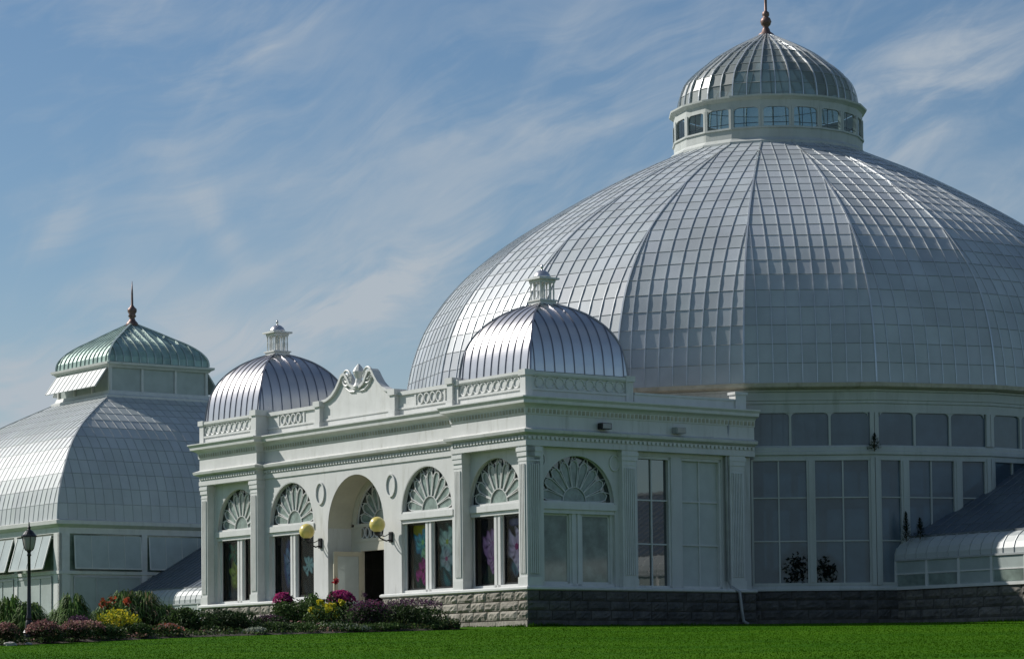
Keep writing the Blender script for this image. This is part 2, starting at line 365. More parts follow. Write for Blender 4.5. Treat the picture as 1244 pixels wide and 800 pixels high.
def polyroof(cx, cy, N, a0, prof, step, spacing, parent, skin_mat, bar_mat, bw=.05, bh=.05, lap=.018, off=0.5, tone=.07, rows=True, name='roof_glazing', barname='glazing_bars', hipw=None, facets=None, lapname='glazing_laps'):
    pr = resample(prof, step); tn = math.tan(math.pi/N); skin = MB(); bars = MB(); laps = MB()
    fine = resample(prof, step/2)
    for k in (facets if facets is not None else range(N)):
        ang = a0+2*math.pi*k/N
        nx, ny = math.sin(ang), -math.cos(ang); tx, ty = math.cos(ang), math.sin(ang)
        def P(a_, u, z, h=0): return (cx+nx*(a_+h)+tx*u, cy+ny*(a_+h)+ty*u, z+h*.6)
        hw0 = max(a_ for a_, z in pr)*tn; us = []
        i = 0
        while (i+off)*spacing < hw0+spacing: us += [(i+off)*spacing, -(i+off)*spacing] if (i+off) else [0.0]; i += 1
        us = sorted(set(round(u, 4) for u in us))
        for j in range(len(pr)-1):
            (a1, z1), (a2, z2) = pr[j], pr[j+1]; h1, h2 = max(a1*tn, .004), max(a2*tn, .004); hm = max(h1, h2)
            seg = [-hm]+[u for u in us if -hm < u < hm]+[hm]
            for ua, ub in zip(seg, seg[1:]):
                c1a, c1b, c2a, c2b = (max(-h1, min(h1, ua)), max(-h1, min(h1, ub)), max(-h2, min(h2, ua)), max(-h2, min(h2, ub)))
                if c1b-c1a < 1e-4 and c2b-c2a < 1e-4: continue
                g = 1+rng.uniform(-tone, tone); tw = rng.uniform(-.003, .003)
                vs = [P(a1, c1a, z1), P(a1, c1b, z1), P(a2, c2b, z2), P(a2, c2a, z2)]
                skin.add(vs, [(0, 1, 2, 3)], (g, g*(1+rng.uniform(-.01, .01)), g*(1+rng.uniform(-.01, .02))))
            if rows and j > 0:
                laps.beam(P(a1, -h1, z1, .008), P(a1, h1, z1, .008), lap, .012, up=(nx, ny, 1))
        # parallel bars running up the facet until they meet a hip
        for u in us:
            seg = []
            for j in range(len(fine)-1):
                (a1, z1), (a2, z2) = fine[j], fine[j+1]
                h1, h2 = a1*tn, a2*tn
                if abs(u) < h1 and abs(u) < h2: p, q = P(a1, u, z1, bh*.3), P(a2, u, z2, bh*.3)
                elif abs(u) < h1 and h1 > h2:
                    f = (h1-abs(u))/(h1-h2); p = P(a1, u, z1, bh*.3); q = P(a1+(a2-a1)*f, u, z1+(z2-z1)*f, bh*.3)
                else: continue
                bars.beam(p, q, bw, bh, up=(nx, ny, .4))
        # hip at the +u edge
        hw_ = hipw or bw*1.6; kc = 1/math.cos(math.pi/N); ta = ang+math.pi/N; hx, hy = math.sin(ta), -math.cos(ta)
        for j in range(len(fine)-1):
            (a1, z1), (a2, z2) = fine[j], fine[j+1]
            bars.beam((cx+hx*(a1*kc+bh*.4), cy+hy*(a1*kc+bh*.4), z1+bh*.3), (cx+hx*(a2*kc+bh*.4), cy+hy*(a2*kc+bh*.4), z2+bh*.3), hw_, bh*1.2, up=(hx, hy, .4))
    o = skin.build(name, skin_mat, parent)
    bars.build(barname, bar_mat, parent if not isinstance(o, type(None)) and parent.parent else o)
    if rows: laps.build(lapname, M['lap'], parent if parent.parent else o)
    return o

# --- fanlight ---------------------------------------------------------------------
def fanlight(F, uc, zs, Rr, v, parent, petals=9, name='fanlight'):
    g = MB(F); n = 28
    arc = [(uc+Rr*math.cos(math.pi*i/n), zs+Rr*math.sin(math.pi*i/n)) for i in range(n+1)]
    g.add([(u, v+.06, w_) for u, w_ in arc], [tuple(range(n+1))])
    fl = g.build(name, M['dark'], parent)
    pg = MB(F); br = MB(F); hub = .31*Rr; da = math.pi/petals
    def pol(a_, r): return (uc+r*math.cos(a_), zs+r*math.sin(a_))
    def seg(a_, b_, wd=.021): br.beam((a_[0], v+.02, a_[1]), (b_[0], v+.02, b_[1]), wd, .035, up=(0, 1, 0))
    hp = [pol(math.pi*i/14, hub) for i in range(15)]
    pg.add([(u, v+.045, w_) for u, w_ in hp], [tuple(range(15))])
    for a_, b_ in zip(hp, hp[1:]): seg(a_, b_)
    for i in range(petals):
        a1, a2 = i*da, (i+1)*da; am = (a1+a2)/2
        loop = [pol(a1+.02, hub), pol(a1+.03, .72*Rr), pol(a1+da*.22, .83*Rr), pol(am, .88*Rr), pol(a2-da*.22, .83*Rr), pol(a2-.03, .72*Rr), pol(a2-.02, hub)]
        pg.add([(u, v+.04, w_) for u, w_ in loop], [tuple(range(7))])
        for a_, b_ in zip(loop, loop[1:]): seg(a_, b_)
        # outer interlaced arcs
        if i < petals-1: seg(pol(a2, .74*Rr), pol(a2-da*.45, .985*Rr), .016); seg(pol(a2, .74*Rr), pol(a2+da*.45, .985*Rr), .016)
    for a_, b_ in zip(arc, arc[1:]):
        seg((uc+(a_[0]-uc)*.985, zs+(a_[1]-zs)*.985), (uc+(b_[0]-uc)*.985, zs+(b_[1]-zs)*.985), .05)
    pg.build('petal_panes', M['petal'], fl); br.build('tracery', M['white2'], fl)
    return fl
def arch_wall(mb, uc, Rr, zs, u0, u1, zt, vf, vb, n=24, zb=None):
    """spandrel above an arch between u0 and u1 up to zt, plus the soffit"""
    mb.box(u0, uc-Rr, vf, vb, zs, zt); mb.box(uc+Rr, u1, vf, vb, zs, zt)
    A = [(uc-Rr*math.cos(math.pi*i/n), zs+Rr*math.sin(math.pi*i/n)) for i in range(n+1)]
    for (ua, wa), (ub, wb) in zip(A, A[1:]):
        mb.add([(ua, vf, wa), (ub, vf, wb), (ub, vf, zt), (ua, vf, zt), (ua, vb, wa), (ub, vb, wb)], [(0, 1, 2, 3), (0, 4, 5, 1)])
def archivolt(mb, uc, Rr, zs, v, wd=.07, n=24):
    A = [(uc-Rr*math.cos(math.pi*i/n), zs+Rr*math.sin(math.pi*i/n)) for i in range(n+1)]
    for a_, b_ in zip(A, A[1:]): mb.beam((a_[0], v, a_[1]), (b_[0], v, b_[1]), .06, wd, up=(0, 1, 0))

# --- stone courses ------------------------------------------------------------------
def stonework(F, u0, u1, z0, courses, v, seed, depth=.06, blk=.72, parent=None, name='stone_base', rough=1.0):
    r = random.Random(seed); g = MB(F)
    for ci, (za, zb, smooth) in enumerate(courses):
        u = u0-(blk*.5 if ci % 2 else 0)
        while u < u1-.02:
            L = (blk*r.uniform(.75, 1.3)) if not smooth else 1.6*r.uniform(.8, 1.2); a_ = max(u, u0); b_ = min(u+L, u1)
            if u1-b_ < .2: b_ = u1
            if b_-a_ > .05:
                nx_, nz = (7, 4); j_ = .012; vs = []; tn_ = r.uniform(.78, 1.12)
                amp = 0 if smooth else depth*rough
                for iz in range(nz+1):
                    for ix in range(nx_+1):
                        e = (0 < ix < nx_) and (0 < iz < nz)
                        pu = a_+j_+(b_-a_-2*j_)*ix/nx_; pz = za+j_+(zb-za-2*j_)*iz/nz
                        pv = v-(amp*r.uniform(.25, 1.0) if e else 0)-(.02 if smooth else 0)
                        vs.append((pu, pv, pz))
                fs = [(iz*(nx_+1)+ix, iz*(nx_+1)+ix+1, (iz+1)*(nx_+1)+ix+1, (iz+1)*(nx_+1)+ix) for iz in range(nz) for ix in range(nx_)]
                g.add(vs, fs, (tn_, tn_*.99, tn_*.97))
                # sides back to the mortar
                bd = [0, nx_, (nz+1)*(nx_+1)-1, nz*(nx_+1)]
                cs = [vs[i] for i in bd]; ck = [(p[0], v+.03, p[2]) for p in cs]
                g.add(cs+ck, [(0, 4, 5, 1), (1, 5, 6, 2), (2, 6, 7, 3), (3, 7, 4, 0)], (tn_*.9,)*3)
            u = b_ if b_ >= u1 else u+L
    return g

G0 = 1.83
COURSES = [(1.55, 2.02, True), (2.02, 2.30, False), (2.30, 2.58, False), (2.58, 2.87, False)]

# ================================================================== TERRAIN
def gz(x, y):
    return min(-1.6+.0416*y, 1.84) + .015*math.sin(x*.31+1)*math.sin(y*.23)
g = MB(); xs = [-400, -200, -100, -60]+[-40+i for i in range(81)]+[60, 100, 200, 400]; ys = [-40, 0, 20, 35]+[45+i*.75 for i in range(60)]+[95, 105, 130, 200, 400, 900]
for y in ys:
    for x in xs: g.v.append((x, y, gz(x, max(y, 0)) if abs(x) < 60 else min(-1.6+.0416*max(y, 0), 1.84)))
nX = len(xs)
g.f = [(j*nX+i, j*nX+i+1, (j+1)*nX+i+1, (j+1)*nX+i) for j in range(len(ys)-1) for i in range(nX-1)]; g.c = [(1, 1, 1)]*len(g.f)
lawn = g.build('lawn', M['lawn'], smooth=True); tag(lawn, 'bright green mown lawn sloping up to the conservatory', 'lawn', kind='structure')
# flower bed soil
BEDF = [(-22, 61.5), (-16, 63.5), (-12.2, 65.7), (-11.0, 67.2), (-10.3, 68.6), (-8.65, 71.5), (-6.8, 73.6), (-3.81, 76.8), (-2.2, 78.6), (-1.45, 79.5)]
BEDB = [(-22, 66), (-17, 70), (-14.5, 72.5), (-13.2, 74.5), (-12.2, 76.0), (-10.5, 78.5), (-8.2, 80.5), (-5.4, 82.6), (-3.0, 82.6), (-1.7, 81.6)]
g = MB()
for (x1, y1), (x2, y2) in zip(BEDF, BEDB):
    for k, h in ((0, -.03), (.1, .06), (.5, .10), (.9, .06), (1, -.03)):
        x = x1+(x2-x1)*k; y = y1+(y2-y1)*k; g.v.append((x, y, gz(x, y)+h))
g.f = [(i*5+k, i*5+k+1, (i+1)*5+k+1, (i+1)*5+k) for i in range(len(BEDF)-1) for k in range(4)]; g.c = [(1, 1, 1)]*len(g.f)
tag(g.build('flower_bed', M['soil'], smooth=True), 'dark soil of the curved flower bed in front of the entrance', 'flower bed', kind='structure')
# entrance path behind the bed
g = MB(); g.box(-3.2, 2.9, -24.0, -17.9, 1.80, 1.862); tag(g.build('path', M['path'], matw=BM), 'paved path to the arched entrance', 'path', kind='structure')

# real blades over the part of the lawn one can see
def grass_field():
    r = np.random.default_rng(3); n = 90000
    y = 50+34*r.random(n); x = (r.random(n)-.5)*2*(.19*y+.5)
    zz = np.minimum(-1.6+.0416*y, 1.84)+.015*np.sin(x*.31+1)*np.sin(y*.23)
    keep = np.ones(n, bool)
    lx = (x-9.08)*math.cos(-BROT)-(y-100)*math.sin(-BROT); ly = (x-9.08)*math.sin(-BROT)+(y-100)*math.cos(-BROT)
    keep &= ~((np.abs(lx) < 9.5) & (ly > -17.6)); keep &= ~((lx > 9) & (ly > -5.2)); keep &= (lx**2+ly**2 > 12.7**2)
    fy = np.interp(x, [p[0] for p in BEDF], [p[1] for p in BEDF]); keep &= ~((y > fy+.15) & (x < -.2))
    x, y, zz = x[keep], y[keep], zz[keep]; n0 = len(x)
    # uncut tufts along the foot of the walls
    wx, wy = [], []
    for (xa, ya, xb, yb, k) in ((-2.0, -17.62, 9.4, -17.62, 2500), (9.4, -17.6, 9.4, -9.0, 2500), (8.8, -9.3, 11.4, -5.2, 1500), (11.3, -5.15, 22, -5.15, 3000)):
        t_ = r.random(k); d_ = np.abs(r.normal(0, .07, k)); L_ = math.hypot(xb-xa, yb-ya)
        wx.append(xa+(xb-xa)*t_+(yb-ya)/L_*d_); wy.append(ya+(yb-ya)*t_-(xb-xa)/L_*d_)
    wx, wy = np.concatenate(wx), np.concatenate(wy)
    ex = 9.08+wx*math.cos(BROT)-wy*math.sin(BROT); ey = 100+wx*math.sin(BROT)+wy*math.cos(BROT)
    x = np.concatenate([x, ex]); y = np.concatenate([y, ey]); zz = np.concatenate([zz, np.minimum(-1.6+.0416*ey, 1.84)+.015*np.sin(ex*.31+1)*np.sin(ey*.23)]); n = len(x)
    a = r.random(n)*math.pi*2; h = .010+.014*r.random(n); h[n0:] = (.03+.12*r.random(n-n0)**2)*(.6+.5*np.sin(x[n0:]*2.1)*np.sin(x[n0:]*.7+1)); wd = .010+.012*r.random(n); lx_ = (r.random(n)-.5)*.05; ly_ = (r.random(n)-.5)*.05
    v = np.empty((n, 3, 3)); dx, dy = np.cos(a)*wd, np.sin(a)*wd
    v[:, 0] = np.stack([x-dx, y-dy, zz-.005], 1); v[:, 1] = np.stack([x+dx, y+dy, zz-.005], 1); v[:, 2] = np.stack([x+lx_, y+ly_, zz+h], 1)
    me = bpy.data.meshes.new('grass'); me.vertices.add(3*n); me.vertices.foreach_set('co', v.reshape(-1))
    me.loops.add(3*n); me.loops.foreach_set('vertex_index', np.arange(3*n, dtype=np.int32)); me.polygons.add(n)
    me.polygons.foreach_set('loop_start', np.arange(0, 3*n, 3, dtype=np.int32)); me.update(calc_edges=True)
    at = me.attributes.new('tone', 'FLOAT_COLOR', 'FACE'); g_ = (.85+.3*r.random(n))*(1+.22*np.sin(x*.45+y*.21)*np.sin(y*.33+x*.1))
    cc = np.stack([.038*g_, .112*g_*(.95+.1*r.random(n)), .003*g_, np.ones(n)], 1); at.data.foreach_set('color', cc.reshape(-1))
    me.materials.append(M['blade']); o = bpy.data.objects.new('grass', me); col.objects.link(o)
    tag(o, 'short green grass blades covering the sloping lawn', 'grass', kind='stuff')
grass_field()

# ================================================================== ENTRANCE PAVILION
YF, YW, XR = -17.48, -17.18, 9.28
pav = thing('entrance_pavilion', 'white entrance pavilion with arched windows, twin silver domes and ornamental parapet', 'pavilion', (0, -13.2, G0))
FF = frame(0, 0, 0, -YF)                     # front, v measured from the tower plane
FR = frame(0, 0, R(90), XR)                  # right side: u = y, v inward
FL = frame(0, 0, R(-90), XR)                 # left side: u = -y
PATH = [(-XR, -8.9), (-XR, YF), (-5.6, YF), (-5.6, YW), (5.6, YW), (5.6, YF), (XR, YF), (XR, -8.9)]
WC = [(-7.32, 1.36), (-3.97, 1.36), (3.77, 1.36), (7.32, 1.36)]
ZS, EC, ER, EZS = 5.45, -.16, 1.6, 5.2
# front wall
g = MB(FF); vw = .30; vb = .62
ed = [-XR+.02, -5.6, -1.95, 1.7, 5.6, XR-.02]
for (uc, r), (u0, u1) in zip(WC[:2]+WC[2:], ((ed[0], ed[1]), (ed[1], ed[2]), (ed[3], ed[4]), (ed[4], ed[5]))):
    arch_wall(g, uc, r, ZS, u0, u1, 7.02, vw, vb)
    g.box(u0, uc-r, vw, vb, 2.97, ZS); g.box(uc+r, u1, vw, vb, 2.97, ZS)
g2 = MB(FF); arch_wall(g, EC, ER, EZS, ed[2], ed[3], 7.02, vw, 1.18); g.box(ed[2], EC-ER, vw, 1.18, 2.0, EZS); g.box(EC+ER, ed[3], vw, 1.18, 2.0, EZS)
g.build('front_wall', M['white'], pav)
# right and left side walls
def sidewall(F, name, sgn):
    g = MB(F); U = (lambda y: y) if sgn > 0 else (lambda y: -y)
    def bx(y0, y1, v0, v1, z0, z1):
        a_, b_ = sorted((U(y0), U(y1))); g.box(a_, b_, v0, v1, z0, z1)
    yc, r = -15.5, 1.37
    a_, b_ = sorted((U(-17.2), U(-13.4))); arch_wall(g, U(yc), r, 5.44, a_, b_, 7.0, .2, .5)
    bx(-17.2, yc-r, .2, .5, 2.97, 5.44); bx(yc+r, -13.4, .2, .5, 2.97, 5.44)
    bx(-13.4, -8.9, .2, .5, 6.88, 7.0); bx(-13.4, -13.32, .2, .5, 2.97, 6.88); bx(-12.0, -11.62, .2, .5, 2.97, 6.88); bx(-10.04, -8.9, .2, .5, 2.97, 6.88)
    return g.build(name, M['white'], pav)
sidewall(FR, 'side_wall', 1); sidewall(FL, 'side_wall', -1)
g = MB(); g.box(-9.0, 9.0, -16.85, -8.2, 6.95, 7.0); g.box(-9.05, 9.05, -16.9, -8.4, 8.33, 8.375); g.build('roof', M['roof'], pav)
g = MB(); g.box(-9.0, 9.0, -8.5, -8.3, 1.9, 7.0); g.build('inner_wall', M['inside'], pav)
g = MB(); g.box(-9.0, 9.0, -16.8, -8.5, 1.7, 2.1); g.build('floor', M['floor'], pav)
# entablature
ent = MB(); ent.sweep(PATH, [(-.3, 7.0), (.04, 7.0), (.04, 7.14), (.02, 7.14), (.02, 7.30), (.10, 7.33), (.18, 7.37), (.20, 7.45), (.02, 7.52), (.02, 7.90), (-.3, 7.90)])
e = ent.build('entablature', M['white'], pav)
cor = MB(); cor.sweep(PATH, [(-.3, 7.90), (.05, 7.90), (.07, 8.08), (.12, 8.14), (.26, 8.20), (.27, 8.29), (.33, 8.36), (.33, 8.395), (-.3, 8.395)])
cn = cor.build('cornice', M['white2'], pav)
def along(path, step, o_, fn):
    for (x0, y0), (x1, y1) in zip(path, path[1:]):
        d = Vector((x1-x0, y1-y0)); L = d.length; d.normalize(); nrm = Vector((d.y, -d.x)); k = int(L/step)
        if k < 2: continue
        for i in range(k):
            t_ = (i+.5)*L/k; fn(x0+d.x*t_+nrm.x*o_, y0+d.y*t_+nrm.y*o_, d, nrm)
dn = MB()
def dent(z0, z1, dp, wd):
    def f(x, y, d, n):
        dn.add([(x-d.x*wd/2+n.x*k*dp, y-d.y*wd/2+n.y*k*dp, z) for z in (z0, z1) for k in (0, 1)]+[(x+d.x*wd/2+n.x*k*dp, y+d.y*wd/2+n.y*k*dp, z) for z in (z0, z1) for k in (0, 1)],
               [(0, 1, 3, 2), (4, 6, 7, 5), (1, 5, 7, 3), (0, 4, 5, 1), (2, 3, 7, 6)])
    return f
for pa_, pb_ in zip(PATH, PATH[1:]):
    if abs(pa_[0]-pb_[0])+abs(pa_[1]-pb_[1]) < 1: continue
    dn = MB(); along([pa_, pb_], .16, .03, dent(7.19, 7.27, .045, .09)); dn.build('dentils', M['white2'], e); dn = MB(); along([pa_, pb_], .15, .052, dent(7.94, 8.06, .022, .09)); dn.build('leaf_ornament', M['ochre'], cn)
dk = MB(); dk.sweep([(x, y) for x, y in PATH], [(.0, 7.905), (.055, 7.905), (.068, 7.95), (.0, 7.95)]);
# sill band and stone base
PB = [(-XR, -8.9), (-XR, YF), (-2.05, YF), (-2.05, YF+.1)]; PB2 = [(1.8, YF+.1), (1.8, YF), (XR, YF), (XR, -8.9)]
sl = MB()
for P_ in (PB, PB2): sl.sweep(P_, [(-.45, 2.87), (.02, 2.87), (.07, 2.90), (.07, 2.955), (.03, 2.985), (-.45, 2.985)])
sl.build('sill_course', M['white2'], pav)
mo = MB()
for P_ in (PB, PB2): mo.sweep(P_, [(-.5, 1.5), (-.02, 1.5), (-.02, 2.87), (-.5, 2.87)])
st = mo.build('stone_base', M['mortar'], pav)
s1 = stonework(FF, -XR, -2.05, 1.55, COURSES, .0, 11); s2 = stonework(FF, 1.8, XR, 1.55, COURSES, .0, 12)
s3 = stonework(FR, YF, -8.9, 1.55, COURSES, .0, 13); s4 = stonework(FL, 8.9, -YF, 1.55, COURSES, .0, 14)
for q in (s1, s2, s3, s4): q.tone = True; q.build('stone_courses', M['stone'] if q in (s1, s2) else M['shadestone'], st)
# pilasters
def pilaster(F, u0, u1, v0, v1, parent=pav, z0=2.985, z1=7.0, flutes=True):
    g = MB(F); g.box(u0, u1, v0, v1, z0+.26, z1-.30)
    g.box(u0-.03, u1+.03, v0-.025, v1, z0, z0+.26); g.box(u0-.015, u1+.015, v0-.012, v1, z1-.44, z1-.40)
    g.box(u0-.03, u1+.03, v0-.03, v1, z1-.30, z1-.16); g.box(u0-.05, u1+.05, v0-.05, v1, z1-.16, z1-.05); g.box(u0-.03, u1+.03, v0-.03, v1, z1-.05, z1)
    if flutes and u1-u0 > .3:
        k = int((u1-u0-.08)/.065)
        for j in range(k): uu = u0+.05+(u1-u0-.10)*(j+.5)/k; g.box(uu-.016, uu+.016, v0-.03, v0, z0+.36, z1-.52)
    return g.build('pilaster', M['white2'], parent)
for u0, u1 in ((-9.26, -8.86), (-6.05, -5.62), (5.62, 6.05), (8.86, 9.26)): pilaster(FF, u0, u1, .02, .30)
for u0, u1 in ((-17.42, -16.98), (-13.98, -13.45), (-9.85, -9.3)): pilaster(FR, u0, u1, .02, .2)
for u0, u1 in ((16.98, 17.42), (13.45, 13.98), (9.3, 9.85)): pilaster(FL, u0, u1, .02, .2)
# ovals beside the entrance
def oval(F, uc, zc, a_, b_, v, wd=.05, n=24):
    g = MB(F); P_ = [(uc+a_*math.cos(2*math.pi*i/n), zc+b_*math.sin(2*math.pi*i/n)) for i in range(n)]
    for p, q in zip(P_, P_[1:]+P_[:1]): g.beam((p[0], v, p[1]), (q[0], v, q[1]), wd, .07, up=(0, 1, 0))
    return g
for uc in (-2.18, 1.87): oval(FF, uc, 6.33, .24, .34, .285).build('oval_moulding', M['white2'], pav)
for uc in (-16.85, -14.15): oval(FR, uc, 6.62, .17, .22, .19, .035).build('oval_moulding', M['white2'], pav)
# arched windows on the front
def arched_window(F, uc, r, zs, v, lo_mat, zb=3.0, mull=.42, mcol=None, vw=.30):
    g = MB(F)
    g.box(uc-r, uc+r, v-.14, v+.06, zs-.34, zs-.22); g.box(uc-r-.06, uc+r+.06, v-.20, v+.06, zs-.22, zs-.04); g.box(uc-r-.02, uc+r+.02, v-.14, v+.08, zs-.04, zs+.02)
    g.box(uc-mull/2, uc+mull/2, v-.06, v+.08, zb, zs-.34); g.box(uc-mull/2+.06, uc-.035, v-.10, v-.06, zb, zs-.34); g.box(uc+.035, uc+mull/2-.06, v-.10, v-.06, zb, zs-.34)
    g.box(uc-r, uc-r+.10, v-.04, v+.08, zb, zs-.34); g.box(uc+r-.10, uc+r, v-.04, v+.08, zb, zs-.34)
    g.box(uc-r, uc+r, v-.10, v+.08, zb-.02, zb+.08)
    archivolt(g, uc, r+.005, zs, vw+.02, .03)
    fr = g.build('arched_window', M['white2'], pav)
    for s in (-1, 1):
        a_, b_ = sorted((uc+s*mull/2, uc+s*(r-.10))); p = MB(F); p.add([(a_, v+.02, zb+.08), (b_, v+.02, zb+.08), (b_, v+.02, zs-.34), (a_, v+.02, zs-.34)], [(0, 1, 2, 3)])
        p.build('pane', lo_mat, fr)
        f2 = MB(F); f2.box(a_, a_+.05, v-.0, v+.05, zb+.08, zs-.34); f2.box(b_-.05, b_, v, v+.05, zb+.08, zs-.34); f2.box(a_, b_, v, v+.05, zs-.40, zs-.34); f2.box(a_, b_, v, v+.05, zb+.08, zb+.14)
        f2.build('sash_frame', M['black'] if lo_mat is M['clear'] else M['white2'], fr)
    # fanlight as parts of the pavilion window (sub-parts)
    return fr
def fan_part(F, uc, zs, r, v): return fanlight(F, uc, zs, r, v, pav)
for uc, r in WC:
    arched_window(FF, uc, r, ZS, .46, M['clear']); fan_part(FF, uc, ZS+.02, r, .42)
arched_window(FR, -15.5, 1.37, 5.44, .36, M['blind'], mull=.46, vw=.2); fan_part(FR, -15.5, 5.46, 1.37, .34)
arched_window(FL, 15.5, 1.37, 5.44, .36, M['blind'], mull=.46, vw=.2); fan_part(FL, 15.5, 5.46, 1.37, .34)
# tall windows in the side
def tall(F, a_, b_, z0, z1, v, pm, nm, bars_mat):
    g = MB(F); m_ = (a_+b_)/2
    g.box(a_, a_+.07, v-.1, v+.06, z0, z1); g.box(b_-.07, b_, v-.1, v+.06, z0, z1); g.box(a_, b_, v-.1, v+.06, z1-.08, z1); g.box(a_, b_, v-.1, v+.06, z0, z0+.07)
    g.box(m_-.022, m_+.022, v-.03, v+.04, z0, z1)
    for k in (1, 2): g.box(a_+.07, b_-.07, v-.028, v+.04, z0+(z1-z0)*k/3-.02, z0+(z1-z0)*k/3+.02)
    fr = g.build(nm, bars_mat, pav); p = MB(F); p.add([(a_, v+.02, z0), (b_, v+.02, z0), (b_, v+.02, z1), (a_, v+.02, z1)], [(0, 1, 2, 3)]); p.build('pane', pm, fr)
    return fr
tall(FR, -13.32, -12.0, 2.99, 6.88, .34, M['mirrorish'], 'window', M['white2']); tall(FR, -11.62, -10.04, 2.99, 6.88, .34, M['panel'], 'boarded_window', M['white2'])
tall(FL, 12.0, 13.32, 2.99, 6.88, .34, M['mirrorish'], 'window', M['white2']); tall(FL, 10.04, 11.62, 2.99, 6.88, .34, M['panel'], 'boarded_window', M['white2'])
# entrance: back wall, fanlight, lattice, doors, steps
vd = 1.18
g = MB(FF); n = 24
g.box(EC-ER, EC-1.02, vd, vd+.12, 2.0, 5.25); g.box(EC+1.02, EC+ER, vd, vd+.12, 2.0, 5.25); g.box(EC-1.02, EC+1.02, vd, vd+.12, 4.46, 4.84); g.box(EC-ER, EC-1.0, vd-.03, vd, 4.44, 4.52); g.box(EC+1.0, EC+ER, vd-.03, vd, 4.44, 4.52)
arch_wall(g, EC, 1.33, 5.33, EC-ER-.1, EC+ER+.1, 7.0, vd+.01, vd+.12)
g.box(EC-1.4, EC+1.4, vd-.03, vd+.12, 5.22, 5.33); g.box(EC-1.4, EC+1.4, vd-.02, vd+.12, 4.76, 4.86)
g.build('doorway_surround', M['vault'], pav)
fanlight(FF, EC, 5.34, 1.31, vd+.05, pav)
lt = MB(FF)
for k in range(8):
    uc = EC-.98+.28*k
    q = oval(FF, uc, 5.04, .12, .17, vd+.04, .03, 14); b_ = len(lt.v); lt.v += q.v; lt.f += [tuple(b_+i for i in f) for f in q.f]; lt.c += q.c
lt.build('lattice_panel', M['white2'], pav)
pp = MB(FF); pp.add([(EC-1.3, vd+.1, 4.8), (EC+1.3, vd+.1, 4.8), (EC+1.3, vd+.1, 5.25), (EC-1.3, vd+.1, 5.25)], [(0, 1, 2, 3)]); pp.build('transom_glass', M['dark'], pav)
# inside of the deep arch
vl = MB(FF); A = [(EC-(ER-.006)*math.cos(math.pi*i/n), EZS+(ER-.006)*math.sin(math.pi*i/n)) for i in range(n+1)]
for (ua, wa), (ub, wb) in zip(A, A[1:]): vl.add([(ua, vw+.01, wa), (ub, vw+.01, wb), (ub, vd, wb), (ua, vd, wa)], [(0, 1, 2, 3)])
vl.build('arch_soffit', M['vault'], pav, smooth=True)
# doors
def leaf(hu, ang, sgn, w_=1.0, name='door'):
    ca, sa = math.cos(ang), math.sin(ang)
    FD = lambda u, v, z: FF(hu+sgn*u*ca+v*sa*sgn, vd+.03-u*sa+v*ca, z)
    g = MB(FD); z0, z1 = 2.14, 4.44
    g.box(0, .13, -.03, .03, z0, z1); g.box(w_-.13, w_, -.03, .03, z0, z1); g.box(.13, w_-.13, -.03, .03, z1-.14, z1); g.box(.13, w_-.13, -.03, .03, z0, z0+.55)
    d = g.build(name, M['door'], pav); p = MB(FD); p.add([(.13, 0, z0+.55), (w_-.13, 0, z0+.55), (w_-.13, 0, z1-.14), (.13, 0, z1-.14)], [(0, 1, 2, 3)]); p.build('glass', M['sash'], d)
    h = MB(FD); h.tube([(w_-.07, -.03, 3.0), (w_-.07, -.09, 3.05), (w_-.07, -.09, 3.4), (w_-.07, -.03, 3.45)], .012, 6); h.build('handle', M['black'], d); return d
leaf(EC-1.02, R(98), 1); leaf(EC+1.02, R(-82), -1)
g = MB(FF); g.box(EC-1.9, EC+1.9, -.1, 1.3, 1.7, 2.13); g.box(EC-2.1, EC+2.1, -.45, -.1, 1.7, 2.0); g.build('entrance_step', M['brick'], pav)
# parapet
g = MB()
TWR = [(-XR, -13.85), (-XR, YF), (-5.75, YF), (-5.75, -13.85)]
def off_rect(x0, x1, y0, y1): return [(x0, y1), (x0, y0), (x1, y0), (x1, y1)]
towers = [(-9.26, -5.72), (5.72, 9.26)]
def tower_parapet(x0, x1):
    P_ = [(x0, -13.60), (x0, YF+.02), (x1, YF+.02), (x1, -13.60)]
    g = MB(); g.sweep(P_, [(-.2, 8.39), (.0, 8.39), (.0, 8.60), (.035, 8.60), (.035, 8.66), (-.03, 8.67), (-.03, 9.0), (.03, 9.01), (.06, 9.06), (.06, 9.14), (-.2, 9.17)], closed=True)
    tp = g.build('tower_parapet', M['white2'], pav); r_ = MB()
    def rr(x, y, d, nrm):
        n = 14
        pts = [(x+d.x*.155*math.cos(2*math.pi*i/n), y+d.y*.155*math.cos(2*math.pi*i/n), 8.835+.155*math.sin(2*math.pi*i/n)) for i in range(n)]
        r_.tube(pts, .028, 5, closed=True)
    inner = [(x0, -13.85), (x0, YF+.02)], [(x0+.28, YF+.02), (x1-.28, YF+.02)], [(x1, YF+.35), (x1, -13.85)]
    for s in inner: along(s, .33, -.02, rr)
    r_.build('ring_frieze', M['white2'], tp)
    q = MB()
    for px, py in ((x0, YF+.02), (x1, YF+.02), (x1, -13.60), (x0, -13.60)):
        sx = 1 if px == x1 else -1; sy = -1 if py < -16 else 1
        q.box(min(px-sx*.22, px+sx*.04), max(px-sx*.22, px+sx*.04), min(py-sy*.22, py+sy*.04), max(py-sy*.22, py+sy*.04), 8.392, 9.02)
        q.box(min(px-sx*.25, px+sx*.085), max(px-sx*.25, px+sx*.085), min(py-sy*.25, py+sy*.085), max(py-sy*.25, py+sy*.085), 9.02, 9.185)
    q.build('corner_pier', M['white2'], tp)
    return tp
for x0, x1 in towers: tower_parapet(x0, x1)
